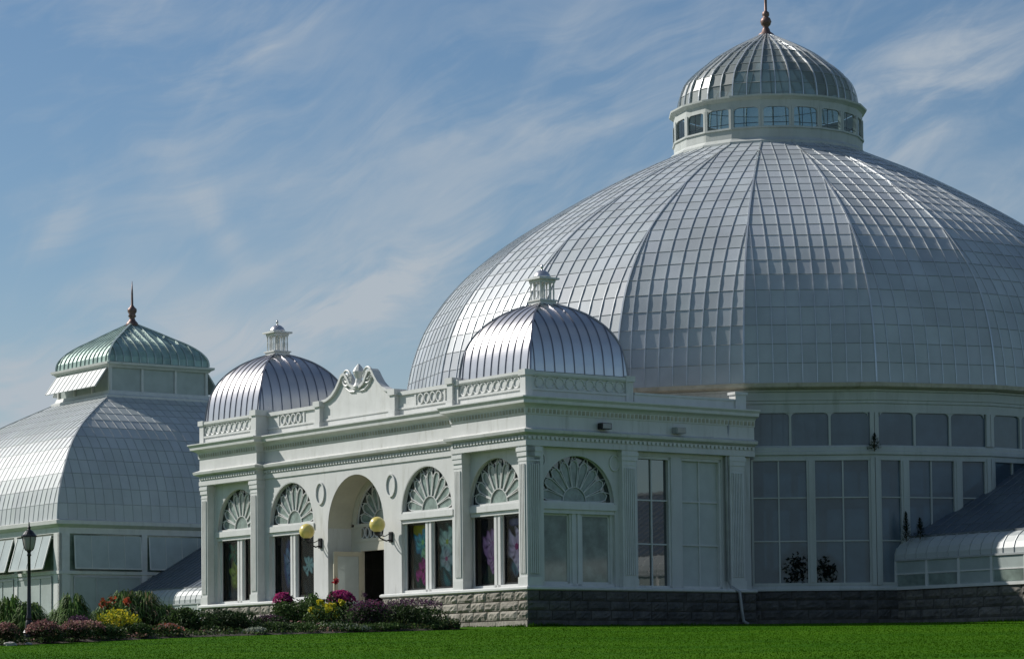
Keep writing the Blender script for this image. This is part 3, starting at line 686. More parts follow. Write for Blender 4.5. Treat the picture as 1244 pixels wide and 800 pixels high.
# middle parapet with piers and pediment
yp = YW+.06
vp = yp-YF
for a_, b_ in ((-5.7, -2.3), (2.2, 5.7)):
    g = MB(FF)
    g.box(a_, b_, vp, vp+.18, 8.39, 9.05); g.box(a_, b_, vp-.035, vp+.21, 8.62, 8.68); g.box(a_, b_, vp-.06, vp+.23, 9.05, 9.17)
    m_ = (a_+b_)/2
    g.box(m_-.82, m_-.74, vp-.03, vp, 8.68, 9.05); g.box(m_+.74, m_+.82, vp-.03, vp, 8.68, 9.05)
    mp = g.build('balustrade', M['white2'], pav)
    rr = MB(FF)
    for k in range(4):
        q = oval(FF, m_-.48+.32*k, 8.865, .14, .15, vp-.01, .035, 12); b_ = len(rr.v); rr.v += q.v; rr.f += [tuple(b_+i for i in f) for f in q.f]; rr.c += q.c
    rr.build('ring_panel', M['white2'], mp)
for uc in (-5.62, 5.62, -2.2, 2.1):
    q = MB(FF); q.box(uc-.14, uc+.14, vp-.16 if abs(uc) < 5 else -.10, vp+.2, 8.395, 9.08); q.box(uc-.19, uc+.19, (vp-.21 if abs(uc) < 5 else -.15), vp+.25, 9.08, 9.26); q.box(uc-.17, uc+.17, (vp-.19 if abs(uc) < 5 else -.13), vp+.2, 8.395, 8.60)
    q.build('parapet_pier', M['white2'], pav)
pc = -.05
half = [(2.05, 9.22), (1.75, 9.25), (1.45, 9.36), (1.2, 9.54), (1.02, 9.74), (.90, 9.90), (.80, 9.98), (.66, 9.96), (.52, 9.8), (.40, 9.62), (.2, 9.52), (0, 9.5)]
outl = [(pc-a_, z) for a_, z in half]+[(pc+a_, z) for a_, z in half[::-1][1:]]
g = MB(FF)
for (ua, wa), (ub, wb) in zip(outl, outl[1:]): g.prism([(ua, 8.39), (ub, 8.39), (ub, wb), (ua, wa)], vp, vp+.16)
g.box(pc-2.05, pc+2.05, vp-.03, vp, 8.62, 8.68)
pd = g.build('pediment', M['white2'], pav)
g = MB(FF)
for (ua, wa), (ub, wb) in zip(outl, outl[1:]): g.beam((ua, vp+.06, wa+.02), (ub, vp+.06, wb+.02), .30, .085, up=(0, 0, 1))
for s in (-1, 1):
    cx_ = pc+s*.60
    for rad in (.235, .12):
        P_ = [(cx_+rad*math.cos(2*math.pi*i/16), vp-.03, 9.86+rad*1.05*math.sin(2*math.pi*i/16)) for i in range(16)]
        g.tube(P_, .04, 6, closed=True)
    g.tube([(pc+s*.80, vp-.02, 9.72), (pc+s*.66, vp-.02, 9.55), (pc+s*.42, vp-.02, 9.42), (pc+s*.15, vp-.02, 9.40)], .035, 6)
g.build('scrollwork', M['white2'], pd)
g = MB(); cx_, cy_, _ = FF(pc, vp+.03, 0)
g.lathe(cx_, cy_, [(.05, 9.45), (.19, 9.55), (.13, 9.66), (.10, 9.80), (.17, 9.92), (.20, 10.02), (.13, 10.14), (.03, 10.26)], 10)
g.build('bud_finial', M['white2'], pd)
# low rail on the sides behind the towers
for sx in (1, -1):
    g = MB(); xa, xb = sorted((sx*(XR-.02), sx*(XR-.25)))
    g.box(xa, xb, -13.5, -9.3, 8.392, 8.66); g.box(xa-.03, xb+.03, -13.5, -9.3, 8.66, 8.72); g.build('low_parapet', M['white2'], pav)
    g = MB(); g.box(xa-.03, xb+.04, -9.62, -9.2, 8.393, 8.86); g.box(xa-.06, xb+.07, -9.66, -9.16, 8.86, 8.94); g.build('parapet_pier', M['white2'], pav)
# small seamed domes with open cupolas
prof0 = [(1.0, 0), (.985, .14), (.955, .30), (.90, .45), (.80, .61), (.66, .75), (.48, .87), (.28, .955), (.13, 1.0)]
def small_dome(xc):
    yc = (YF+.02-13.60)/2+.02; a_ = 1.78
    pr = [(a_*r, 9.16+2.22*h) for r, h in prof0]
    d = polyroof(xc, yc, 4, 0, pr, .075, .36, pav, M['seam'], M['seambar'], bw=.016, bh=.032, off=0.5, tone=.0, rows=False, name='small_dome', barname='standing_seams', hipw=.05)
    d.data.polygons.foreach_set('use_smooth', [False]*len(d.data.polygons))
    c = MB(); c.box(xc-.30, xc+.30, yc-.30, yc+.30, 11.30, 11.46); c.box(xc-.34, xc+.34, yc-.34, yc+.34, 11.46, 11.50)
    for i in range(8):
        t_ = R(45*i+22.5); px, py = xc+.235*math.cos(t_)/max(abs(math.cos(t_)), abs(math.sin(t_)))*1.0, yc+.235*math.sin(t_)/max(abs(math.cos(t_)), abs(math.sin(t_)))
        c.lathe(px, py, [(.036, 11.50), (.022, 11.56), (.026, 11.75), (.018, 11.85), (.026, 11.97), (.034, 12.02)], 8)
    for sx in (-1, 1):
        for sy in (-1, 1): c.lathe(xc+sx*.24, yc+sy*.24, [(.038, 11.50), (.022, 11.56), (.028, 11.75), (.02, 11.85), (.028, 11.97), (.036, 12.02)], 8)
    c.box(xc-.28, xc+.28, yc-.28, yc+.28, 12.02, 12.10); c.box(xc-.37, xc+.37, yc-.37, yc+.37, 12.10, 12.155)
    c.lathe(xc, yc, [(.07, 11.5), (.05, 11.6), (.05, 11.9), (.06, 12.0)], 8)
    c.build('cupola', M['white2'], d)
    k = MB(); k.lathe(xc, yc, [(.27, 12.156), (.26, 12.22), (.21, 12.31), (.12, 12.38), (.03, 12.41), (.025, 12.45), (.05, 12.48), (.035, 12.53), (.005, 12.58)], 16)
    k.build('cupola_cap', M['seam'], d, smooth=True)
for x0, x1 in towers: small_dome((x0+x1)/2)
# downpipe on the right side
g = MB(FR); g.tube([(-9.93, -.05, 8.3), (-9.93, .10, 6.9), (-9.93, .10, 3.25), (-9.86, .02, 3.05), (-9.66, -.12, 2.9), (-9.58, -.12, 2.3), (-9.52, -.12, 2.02), (-9.4, -.2, 1.93)], .05, 8); g.build('downpipe', M['pipe'], pav, smooth=True)

# ================================================================== BIG GLASS DOME HOUSE
N = 20; AP = 12.5*math.cos(math.pi/N); c9 = math.cos(math.pi/N)
dom = thing('palm_dome', 'great round glasshouse with large silver glass dome and lantern behind the entrance pavilion', 'glasshouse', (0, 0, 1.95))
kz = [9.25, 10.2, 11.3, 12.5, 13.8, 15.0, 16.2, 17.4, 18.45]; kr = [12.88, 12.77, 12.52, 12.0, 11.0, 9.63, 7.78, 5.62, 3.35]
roof = polyroof(0, 0, N, 0, [(r*c9, z) for r, z in zip(kr, kz)], .62, .448, dom, M['domeglass'], M['bar'], bw=.022, bh=.030, name='dome_roof', hipw=.05, lap=.010)
# drum bands
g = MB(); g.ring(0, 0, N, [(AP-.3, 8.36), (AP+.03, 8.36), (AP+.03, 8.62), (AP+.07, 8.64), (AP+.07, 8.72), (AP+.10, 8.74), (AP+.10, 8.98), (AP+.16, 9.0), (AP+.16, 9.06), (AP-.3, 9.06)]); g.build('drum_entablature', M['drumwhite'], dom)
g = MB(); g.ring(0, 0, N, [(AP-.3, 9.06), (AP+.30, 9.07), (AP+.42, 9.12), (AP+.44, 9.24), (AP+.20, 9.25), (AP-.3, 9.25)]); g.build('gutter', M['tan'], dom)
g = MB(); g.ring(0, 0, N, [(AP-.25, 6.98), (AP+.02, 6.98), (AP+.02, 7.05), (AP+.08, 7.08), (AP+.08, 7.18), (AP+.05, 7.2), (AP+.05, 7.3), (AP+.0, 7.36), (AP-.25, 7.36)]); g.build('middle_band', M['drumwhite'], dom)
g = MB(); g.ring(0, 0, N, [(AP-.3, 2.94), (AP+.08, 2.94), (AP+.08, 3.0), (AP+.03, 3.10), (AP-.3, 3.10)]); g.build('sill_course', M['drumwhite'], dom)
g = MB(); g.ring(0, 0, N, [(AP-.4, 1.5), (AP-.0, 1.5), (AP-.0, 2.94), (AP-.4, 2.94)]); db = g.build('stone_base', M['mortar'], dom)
hs_ = 12.5*math.sin(math.pi/N)
al = MB(); al.tone = True
for k in (3, 4, 16, 17):
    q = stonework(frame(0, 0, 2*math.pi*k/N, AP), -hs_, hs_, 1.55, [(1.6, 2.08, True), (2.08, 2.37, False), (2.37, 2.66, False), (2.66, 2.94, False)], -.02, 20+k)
    q.tone = True; q.build('stone_courses', M['shadestone'], db)
for k in list(range(3, 18)):
    F = frame(0, 0, 2*math.pi*k/N, AP)
    # pier at the +u corner
    g = MB(F); g.box(hs_-.13, hs_+.0, -.07, .1, 3.1, 6.98); g.box(hs_-.13, hs_+.0, -.07, .1, 7.36, 8.36)
    F2 = frame(0, 0, 2*math.pi*(k+1)/N, AP); g.M = F2; g.box(-hs_, -hs_+.13, -.07, .1, 3.1, 6.98); g.box(-hs_, -hs_+.13, -.07, .1, 7.36, 8.36); g.build('pier', M['drumwhite'], dom)
    # clerestory: three panes with rounded heads
    g = MB(F); wd = (2*hs_-.30)/3
    for j in range(1, 3): u = -hs_+.15+wd*j; g.box(u-.035, u+.035, -.02, .06, 7.36, 8.36)
    for j in range(3):
        ua = -hs_+.15+wd*j+.035; ub = ua+wd-.07
        for s, uu in ((1, ua), (-1, ub)): g.prism([(uu, 8.36), (uu, 8.24), (uu+s*.03, 8.31), (uu+s*.09, 8.345), (uu+s*.14, 8.36)], -.015, .05)
    cf = g.build('clerestory_frame', M['drumwhite'], dom)
    p = MB(F); p.add([(-hs_+.1, .05, 7.3), (hs_-.1, .05, 7.3), (hs_-.1, .05, 8.4), (-hs_+.1, .05, 8.4)], [(0, 1, 2, 3)]); p.build('pane', M['wallglass'], cf)
    # lower window wall
    g = MB(F)
    if k in (3, 5, 17, 15): mull = [(-.13, .13)]; bars_ = [-.98, .98]
    else: mull = [(-1.10, -.82), (.70, .98)]; bars_ = [-.06]
    for a_, b_ in mull: g.box(a_, b_, -.05, .08, 3.1, 6.98); g.box(a_+.07, b_-.07, -.075, -.05, 3.2, 6.9)
    for u in bars_: g.box(u-.022, u+.022, -.01, .06, 3.1, 6.98)
    for s in (-1, 1): g.box(min(s*(hs_-.13), s*(hs_-.20)), max(s*(hs_-.13), s*(hs_-.20)), -.03, .08, 3.1, 6.98)
    for z in (4.45, 5.77): g.box(-hs_+.2, hs_-.2, -.005, .05, z-.018, z+.018)
    g.box(-hs_+.13, hs_-.13, -.04, .08, 3.1, 3.18); g.box(-hs_+.13, hs_-.13, -.04, .08, 6.90, 6.98)
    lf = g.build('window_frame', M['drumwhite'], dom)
    p = MB(F)
    cuts = sorted([-hs_+.1, hs_-.1]+bars_+[(a_+b_)/2 for a_, b_ in mull])
    for ua, ub in zip(cuts, cuts[1:]):
        for za, zb in ((3.1, 4.45), (4.45, 5.77), (5.77, 6.98)):
            t1, t2, t3, t4 = [rng.uniform(-.006, .006) for _ in range(4)]
            p.add([(ua, .05+t1, za), (ub, .05+t2, za), (ub, .05+t3, zb), (ua, .05+t4, zb)], [(0, 1, 2, 3)])
    p.build('pane', M['wallglass'], lf)
for k in (-2, -1, 0, 1, 2):
    F = frame(0, 0, 2*math.pi*k/N, AP); g = MB(F); g.box(-hs_, hs_, 0, .2, 2.9, 9.0); g.build('inner_wall', M['inside'], dom)
g = MB(); g.prismz([(12.2*math.sin(2*math.pi*i/20), -12.2*math.cos(2*math.pi*i/20)) for i in range(20)], 1.7, 2.2); g.build('floor', M['floor'], dom)
# lantern: sub-parts under a 'lantern' part
ln = MB(); la = 3.3*c9
ln.ring(0, 0, N, [(la-.15, 18.25), (la+.16, 18.25), (la+.16, 18.48), (la+.05, 18.56), (la+.0, 18.62), (la, 18.92), (la+.05, 18.93), (la+.05, 18.99), (la-.15, 18.99)])
ln.ring(0, 0, N, [(la-.12, 19.66), (la, 19.66), (la+.0, 19.90), (la+.06, 19.95), (la+.15, 20.0), (la+.16, 20.06), (la-.12, 20.08)])
hl = 3.3*math.sin(math.pi/N)
for k in range(N):
    ln.M = frame(0, 0, 2*math.pi*k/N, la)
    ln.box(-hl, -hl+.085, -.03, .1, 18.95, 19.66); ln.box(hl-.085, hl, -.03, .1, 18.95, 19.66)
    for s in (-1, 1): ln.prism([(s*(hl-.085), 19.66), (s*(hl-.085), 19.56), (s*(hl-.14), 19.62), (s*(hl-.25), 19.66)], .0, .08)
ln.M = lambda u, v, w_: (u, v, w_)
lan = ln.build('lantern', M['drumwhite'], dom)
g = MB(); g2 = MB()
for k in range(N):
    F = frame(0, 0, 2*math.pi*k/N, la); g.M = F; g2.M = F
    g.add([(-hl+.08, .04, 18.99), (hl-.08, .04, 18.99), (hl-.08, .04, 19.67), (-hl+.08, .04, 19.67)], [(0, 1, 2, 3)])
    g2.box(-.10, -.08, .05, .07, 18.99, 19.67)
    g2.box(-hl+.08, hl-.08, .05, .07, 19.12, 19.14)
g.build('lantern_panes', M['litglass'], lan); g2.build('sash_bars', M['darkmetal'], lan)
lp = [(3.14, 20.08), (3.11, 20.4), (3.02, 20.75), (2.86, 21.05), (2.55, 21.36), (2.22, 21.62), (1.85, 21.92), (1.40, 22.20), (.95, 22.44), (.50, 22.66), (.17, 22.84)]
polyroof(0, 0, N, 0, [(r*c9, z) for r, z in lp], .45, .5, dom, M['lanternglass'], M['bar'], bw=.028, bh=.05, off=0, name='lantern_dome', hipw=.04, lap=.02, tone=.12)
g = MB(); g.lathe(0, 0, [(.30, 22.74), (.28, 22.86), (.16, 22.95), (.13, 23.05), (.09, 23.12), (.16, 23.2), (.20, 23.32), (.15, 23.44), (.09, 23.48), (.13, 23.54), (.12, 23.64), (.05, 23.7), (.05, 24.2), (.035, 24.8), (.01, 25.3)], 14); g.build('finial', M['finial'], dom, smooth=True)

# ================================================================== LEFT GLASSHOUSE (square)
T = 46.12
lg = thing('square_glasshouse', 'square white glasshouse with curved hip roof and green copper lantern at the far left', 'glasshouse', (-T, 0, 1.84))
low = [(8.12, 7.70), (8.0, 8.6), (7.72, 9.5), (7.29, 10.31), (6.95, 10.86), (6.42, 11.5), (5.59, 12.21), (4.54, 12.87), (3.6, 13.4), (2.73, 13.87)]
polyroof(-T, 0, 4, 0, low, .72, .46, lg, M['palmglass'], M['ridge'], bw=.018, bh=.022, name='hip_roof', hipw=.07, lap=.010, tone=.05)
def squarewall(nm, a_, z0, z1, mt, th=.2): g = MB(); g.ring(-T, 0, 4, [(a_-th, z0), (a_, z0), (a_, z1), (a_-th, z1)]); return g.build(nm, mt, lg)
g = MB(); g.ring(-T, 0, 4, [(7.7, 7.1), (7.96, 7.1), (7.96, 7.36), (8.05, 7.4), (8.22, 7.5), (8.24, 7.66), (8.1, 7.70), (7.7, 7.70)]); g.build('eaves_cornice', M['white2'], lg)
squarewall('wall', 7.93, 1.5, 5.42, M['white'])
squarewall('window_band', 7.84, 5.42, 7.1, M['blind'], .1)
g = MB(); g.ring(-T, 0, 4, [(7.7, 5.32), (8.0, 5.32), (8.0, 5.46), (7.7, 5.46)]); g.build('string_course', M['white2'], lg)
for k in range(4):
    F = frame(-T, 0, math.pi/2*k, 7.93)
    for s in (-1, 1): g = MB(F); a_, b_ = sorted((s*7.97, s*7.45)); g.box(a_, b_, -.04, .1, 1.6, 7.1); g.build('corner_post', M['white2'], lg)
    nb_ = 4; wdt = 14.9/nb_
    for j in range(nb_):
        ua = -7.45+wdt*j+.22; ub = ua+wdt-.44
        if j: gp = MB(F); gp.box(ua-.36, ua-.08, -.03, .1, 1.6, 7.1); gp.build('post', M['white2'], lg)
        tilt = .42 if k in (0, 3) else .13
        sp = MB(F); sp.add([(ua, -.04, 7.02), (ub, -.04, 7.02), (ub, -.04-tilt, 5.55), (ua, -.04-tilt, 5.55), (ua, .0, 7.02), (ub, .0, 7.02), (ub, -tilt, 5.55), (ua, -tilt, 5.55)], [(0, 1, 2, 3), (7, 6, 5, 4), (0, 4, 5, 1), (2, 6, 7, 3), (0, 3, 7, 4), (1, 5, 6, 2)])
        so = sp.build('vent_sash', M['sash'], lg); sb = MB(F)
        for q in range(1, 4):
            uu = ua+(ub-ua)*q/4; sb.beam((uu, -.05, 7.02), (uu, -.05-tilt, 5.55), .025, .02, up=(0, 1, 0))
        for (p1, p2) in (((ua, -.05, 7.0), (ua, -.05-tilt, 5.55)), ((ub, -.05, 7.0), (ub, -.05-tilt, 5.55)), ((ua, -.05-tilt, 5.57), (ub, -.05-tilt, 5.57))): sb.beam(p1, p2, .06, .04, up=(0, 1, 0))
        sb.build('sash_bars', M['white2'], so)
        wp = MB(F)
        wp.add([(ua, -.03, 2.2), (ub, -.03, 2.2), (ub, -.03, 5.2), (ua, -.03, 5.2)], [(0, 1, 2, 3)]); wo = wp.build('wall_glazing', M['sash'], lg)
        wb = MB(F)
        for q in range(0, 4): uu = ua+(ub-ua)*q/3; wb.box(uu-.025, uu+.025, -.06, -.03, 2.2, 5.2)
        wb.box(ua, ub, -.06, -.03, 5.16, 5.24); wb.build('glazing_bars', M['ridge'], wo)
# upper lantern
g = MB(); g.ring(-T, 0, 4, [(2.3, 13.75), (2.86, 13.75), (2.86, 13.9), (2.72, 13.98), (2.66, 14.14), (2.3, 14.14)]); g.ring(-T, 0, 4, [(2.3, 15.22), (2.68, 15.22), (2.74, 15.3), (2.86, 15.36), (2.88, 15.46), (2.6, 15.5), (2.3, 15.5)])
for k in range(4):
    g.M = frame(-T, 0, math.pi/2*k, 2.62)
    for u in (-2.62, -.95, .83, 2.5): g.box(u, u+.12, -.02, .1, 14.14, 15.22)
g.M = lambda u, v, w_: (u, v, w_)
ul = g.build('lantern', M['white2'], lg)
squarewall('lantern_glazing', 2.56, 14.14, 15.22, M['sash'], .05)
for k in (3, 0, 1, 2):
    F = frame(-T, 0, math.pi/2*k, 2.66); tl = .62 if k in (0, 1) else .0
    if k == 0 or k == 2 or k == 3:
        if k == 2: tl = .5
        sp = MB(F); tl = .62
        sp.add([(-2.5, -.05, 15.2), (2.5, -.05, 15.2), (2.5, -.05-tl, 14.32), (-2.5, -.05-tl, 14.32), (-2.5, -.0, 15.2), (2.5, .0, 15.2), (2.5, -tl, 14.30), (-2.5, -tl, 14.30)], [(0, 1, 2, 3), (7, 6, 5, 4), (0, 4, 5, 1), (2, 6, 7, 3), (0, 3, 7, 4), (1, 5, 6, 2)])
        so = sp.build('vent_sash', M['palmglass'], lg); sb = MB(F)
        for q in range(12): uu = -2.5+5*q/11; sb.beam((uu, -.06, 15.2), (uu, -.06-tl, 14.32), .035, .03, up=(0, 1, 0))
        sb.build('sash_bars', M['white2'], so)
up = [(2.66, 15.5), (2.64, 15.75), (2.53, 16.0), (2.28, 16.3), (1.9, 16.6), (1.45, 16.87), (.95, 17.18), (.5, 17.45), (.14, 17.66)]
polyroof(-T, 0, 4, 0, up, .3, .42, lg, M['copper'], M['copperbar'], bw=.045, bh=.05, name='copper_dome', rows=False, hipw=.09, tone=.08)
g = MB(); g.lathe(-T, 0, [(.32, 17.55), (.28, 17.72), (.16, 17.86), (.12, 17.98), (.2, 18.05), (.15, 18.15), (.22, 18.28), (.22, 18.4), (.12, 18.5), (.06, 18.6), (.045, 19.2), (.01, 19.75)], 12); g.build('finial', M['finial'], lg, smooth=True)

# ================================================================== LOW CONNECTING WINGS
def wing(x0, x1, label, org, seed):
    wg = thing('glass_wing', label, 'glasshouse', org)
    W_ = 5.04; cross = [(W_, 3.84), (W_+.0, 4.02), (W_-.06, 4.2), (W_-.2, 4.38), (W_-.45, 4.55)]
    for s in (-1, 1):
        g = MB(); c2 = MB(); Lx = x1-x0; n = int(Lx/.45)
        for (a1, z1), (a2, z2) in zip(cross, cross[1:]): g.add([(x0, s*a1, z1), (x1, s*a1, z1), (x1, s*a2, z2), (x0, s*a2, z2)], [(0, 1, 2, 3)])
        ce = g.build('curved_eave', M['palmglass'], wg)
        for i in range(n+1):
            x = x0+Lx*i/n
            for (a1, z1), (a2, z2) in zip(cross, cross[1:]): c2.beam((x, s*(a1+.01), z1), (x, s*(a2+.01), z2+.01), .025, .025, up=(0, s, .5))
        c2.beam((x0, s*(W_+.02), 3.84), (x1, s*(W_+.02), 3.84), .05, .06); c2.build('eave_bars', M['ridge'], ce)
        g = MB(); g.add([(x0, s*(W_-.45), 4.55), (x1, s*(W_-.45), 4.55), (x1, 0, 7.1), (x0, 0, 7.1)], [(0, 1, 2, 3)]); rf = g.build('roof_slope', M['shadeglass'], wg)
        g = MB()
        for i in range(n+1):
            x = x0+Lx*i/n; g.beam((x, s*(W_-.45), 4.565), (x, 0, 7.115), .02, .025)
        for k in range(1, 8): t_ = k/8; g.beam((x0, s*(W_-.45)*(1-t_), 4.555+2.55*t_), (x1, s*(W_-.45)*(1-t_), 4.555+2.55*t_), .015, .012)
        g.beam((x0, s*(W_-.45), 4.57), (x1, s*(W_-.45), 4.57), .07, .05); g.build('glazing_bars', M['greybar'], rf)
        F = frame(0, 0, 0 if s < 0 else math.pi, W_); ua, ub = (x0, x1) if s < 0 else (-x1, -x0)
        g = MB(F); g.box(ua, ub, 0, .06, 3.0, 3.84); wl = g.build('wall', M['sash'], wg)
        g = MB(F)
        m_ = int(Lx/1.35)
        for i in range(m_+1): u = ua+Lx*i/m_; g.box(u-.05, u+.05, -.03, .0, 3.0, 3.84)
        g.box(ua, ub, -.025, .0, 3.40, 3.44); g.box(ua, ub, -.06, .1, 2.94, 3.03); g.build('wall_frame', M['white2'], wl)
        for i in range(m_):
            if i % 3 == 2 : continue
            u = ua+Lx*i/m_+.1; q = MB(F); q.box(u, u+Lx/m_-.2, -.012, .0, 3.06, 3.38); q.build('vent_panel', M['blind'], wg)
        g = MB(F); g.box(ua, ub, .02, .3, 1.5, 2.94); sb = g.build('stone_base', M['mortar'], wg)
        if s < 0:
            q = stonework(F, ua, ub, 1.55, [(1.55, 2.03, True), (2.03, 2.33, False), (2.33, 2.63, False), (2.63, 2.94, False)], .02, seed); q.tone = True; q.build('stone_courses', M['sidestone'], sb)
    g = MB(); g.beam((x0, 0, 7.14), (x1, 0, 7.14), .16, .12); g.build('ridge_cap', M['ridge'], wg)
    return wg
wing(11.3, 37.0, 'long low glass wing with curved eaves running from the round dome to the right edge', (11.3, 0, 1.84), 51)
wing(-T+7.93, -11.3, 'low glass wing with curved eaves between the square glasshouse and the entrance pavilion', (-T+7.93, 0, 1.84), 52)
# small porch roof on the right wing
# ================================================================== LAMPS, FLOODLIGHTS
for i, (ux, lab) in enumerate(((1.87, 'yellow glass globe lamp on black bracket to the right of the entrance arch'), (-2.18, 'yellow glass globe lamp on black bracket to the left of the entrance arch'))):
    org = tuple(FF(ux, .30, 4.75)); t0 = thing('wall_lamp', lab, 'wall lamp', org, 'globe lamps flanking the entrance')
    g = MB(FF); g.box(ux-.075, ux+.075, .24, .30, 4.58, 4.90); g.build('wall_plate', M['black'], t0)
    g = MB(FF); g.tube([(ux, .26, 4.66), (ux, .10, 4.62), (ux, -.12, 4.70), (ux, -.22, 4.80)], .024, 8); g.tube([(ux, .26, 4.86), (ux, .05, 4.76), (ux, -.22, 4.80)], .014, 6); g.build('bracket', M['black'], t0, smooth=True)
    cx_, cy_, _ = FF(ux, -.22, 0)
    g = MB(); g.lathe(cx_, cy_, [(.05, 4.78), (.10, 4.82), (.11, 4.88), (.09, 4.90)], 12); g.build('socket', M['black'], t0)
    g = MB(); g.lathe(cx_, cy_, [(.245*math.sin(math.pi*(j/14*.93+.035)), 5.11-.245*math.cos(math.pi*(j/14*.93+.035))) for j in range(15)], 20); g.build('globe', M['globe'], t0, smooth=True)
for yy_, lab, k in ((-14.75, 'dark box floodlight high on the shaded side wall above the fanlight', 0), (-11.95, 'pale floodlight high on the shaded side wall above the boarded window', 1)):
    t0 = thing('floodlight', lab, 'floodlight', (XR, yy_, 7.66), 'floodlights on the side frieze')
    g = MB(FR); g.box(yy_-.18, yy_+.18, -.26, -.06, 7.56, 7.74); g.build('housing', M['black'] if k == 0 else M['pipe'], t0)
    g = MB(FR); g.box(yy_-.04, yy_+.04, -.08, .0, 7.60, 7.70); g.box(yy_-.08, yy_+.08, -.03, -.0, 7.55, 7.75); g.build('mount', M['pipe'], t0)
    g = MB(FR); g.box(yy_-.15, yy_+.15, -.275, -.26, 7.58, 7.72); g.build('lens', M['lampglass'] if k else M['dark'], t0)
# lamp post
LX, LY = -11.40, 68.0; LZ = gz(LX, LY)
lp_ = thing('street_lamp', 'black lamp post with frosted lantern standing at the left end of the flower bed', 'lamp post', (LX, LY, LZ), world=True)
g = MB(); g.lathe(LX, LY, [(.17, LZ-.05), (.17, LZ+.06), (.13, LZ+.10), (.12, LZ+.22), (.145, LZ+.26), (.10, LZ+.34), (.085, LZ+.5), (.065, LZ+.56)], 12); g.build('base', M['black'], lp_)
g = MB(); g.lathe(LX, LY, [(.062, LZ+.5), (.07, LZ+.62), (.052, LZ+.68), (.042, LZ+1.4), (.036, LZ+2.05), (.055, LZ+2.08), (.04, LZ+2.12), (.045, LZ+2.16), (.085, LZ+2.20)], 12); g.build('pole', M['black'], lp_, smooth=True)
g = MB(); g.lathe(LX, LY, [(.075, LZ+2.19), (.11, LZ+2.25), (.135, LZ+2.36), (.155, LZ+2.48), (.155, LZ+2.52)], 16); g.build('lantern_glass', M['lampglass'], lp_, smooth=True)
g = MB()
for i in range(4):
    t_ = R(90*i+20); c_, s_ = math.cos(t_), math.sin(t_)
    g.tube([(LX+c_*r, LY+s_*r, LZ+z) for r, z in ((.08, 2.19), (.115, 2.25), (.14, 2.36), (.16, 2.48), (.162, 2.52))], .009, 5)
g.build('lantern_cage', M['black'], lp_)
g = MB(); g.lathe(LX, LY, [(.19, LZ+2.51), (.19, LZ+2.54), (.15, LZ+2.57), (.13, LZ+2.60), (.09, LZ+2.65), (.045, LZ+2.68), (.03, LZ+2.71), (.045, LZ+2.735), (.02, LZ+2.77), (.012, LZ+2.86)], 14); g.build('lantern_cap', M['black'], lp_)

# ================================================================== POSTERS IN THE FRONT WINDOWS
def poster(uc, wd, z0, z1, label, bg, blobs, flowers, seed):
    r = np.random.default_rng(seed); nu, nv = 44, 100
    U, V = np.meshgrid((np.arange(nu)+.5)/nu, (np.arange(nv)+.5)/nv); asp = (z1-z0)/wd
    nz = np.zeros_like(U)
    for _ in range(14):
        k1, k2, ph = r.uniform(2, 14), r.uniform(3, 26), r.uniform(0, 6.28); nz += np.sin(U*k1*1.5+V*k2+ph+1.5*np.sin(V*k1+ph))/14
    C_ = np.array(bg)[None, None]*(1+1.6*nz[..., None])
    for (cu, cv, ru, rv, colr) in blobs:
        d = ((U-cu)/ru)**2+((V-cv)/rv)**2+nz*1.5; w_ = np.clip(1.25-d, 0, 1)[..., None]; C_ = C_*(1-w_)+np.array(colr)*(1+1.2*nz[..., None])*w_
    for (cu, cv, rad, npet, c_out, c_in, c_mid) in flowers:
        dx = (U-cu)/rad; dy = (V-cv)*asp/rad; d = np.hypot(dx, dy); th = np.arctan2(dy, dx)
        edge = .86+.10*np.cos(npet*th+.6)+.9*nz; inside = np.clip((edge-d)*5+.5, 0, 1)[..., None]
        shade = (.45+.55*np.abs(np.cos(npet*th/2+.3))**.7+.9*nz*np.cos(9*th+14*d))[..., None]; tt = np.clip(d/edge, 0, 1)[..., None]
        pc_ = (np.array(c_in)*(1-tt)+np.array(c_out)*tt)*shade; pc_ = np.where(d[..., None] < .17, np.array(c_mid), pc_); C_ = C_*(1-inside)+pc_*inside
    C_ = np.clip(C_*np.where(C_ > .1, 1.5, 1.0), .003, .8)
    g = MB(FF); v = .60; g.tone = True
    for j in range(nv):
        for i in range(nu):
            u0 = uc-wd/2+wd*i/nu; u1 = u0+wd/nu; w0 = z0+(z1-z0)*j/nv; w1 = w0+(z1-z0)/nv
            g.add([(u0, v, w0), (u1, v, w0), (u1, v, w1), (u0, v, w1)], [(0, 1, 2, 3)], tuple(float(q) for q in C_[j, i]))
    g.add([(uc-wd/2, v+.01, z0), (uc+wd/2, v+.01, z0), (uc+wd/2, v+.01, z1), (uc-wd/2, v+.01, z1)], [(0, 1, 2, 3)], (.1, .1, .1))
    g.add([(uc-wd/2, v, z0), (uc+wd/2, v, z0), (uc+wd/2, v+.01, z0), (uc-wd/2, v+.01, z0)], [(0, 1, 2, 3)], (.1, .1, .1))
    root = thing('flower_poster', label, 'poster', tuple(FF(uc, v, z0)), 'flower pictures behind the front windows')
    g.build('printed_sheet', M['poster'], root)
DK = (.012, .018, .018); TE = (.015, .06, .06)
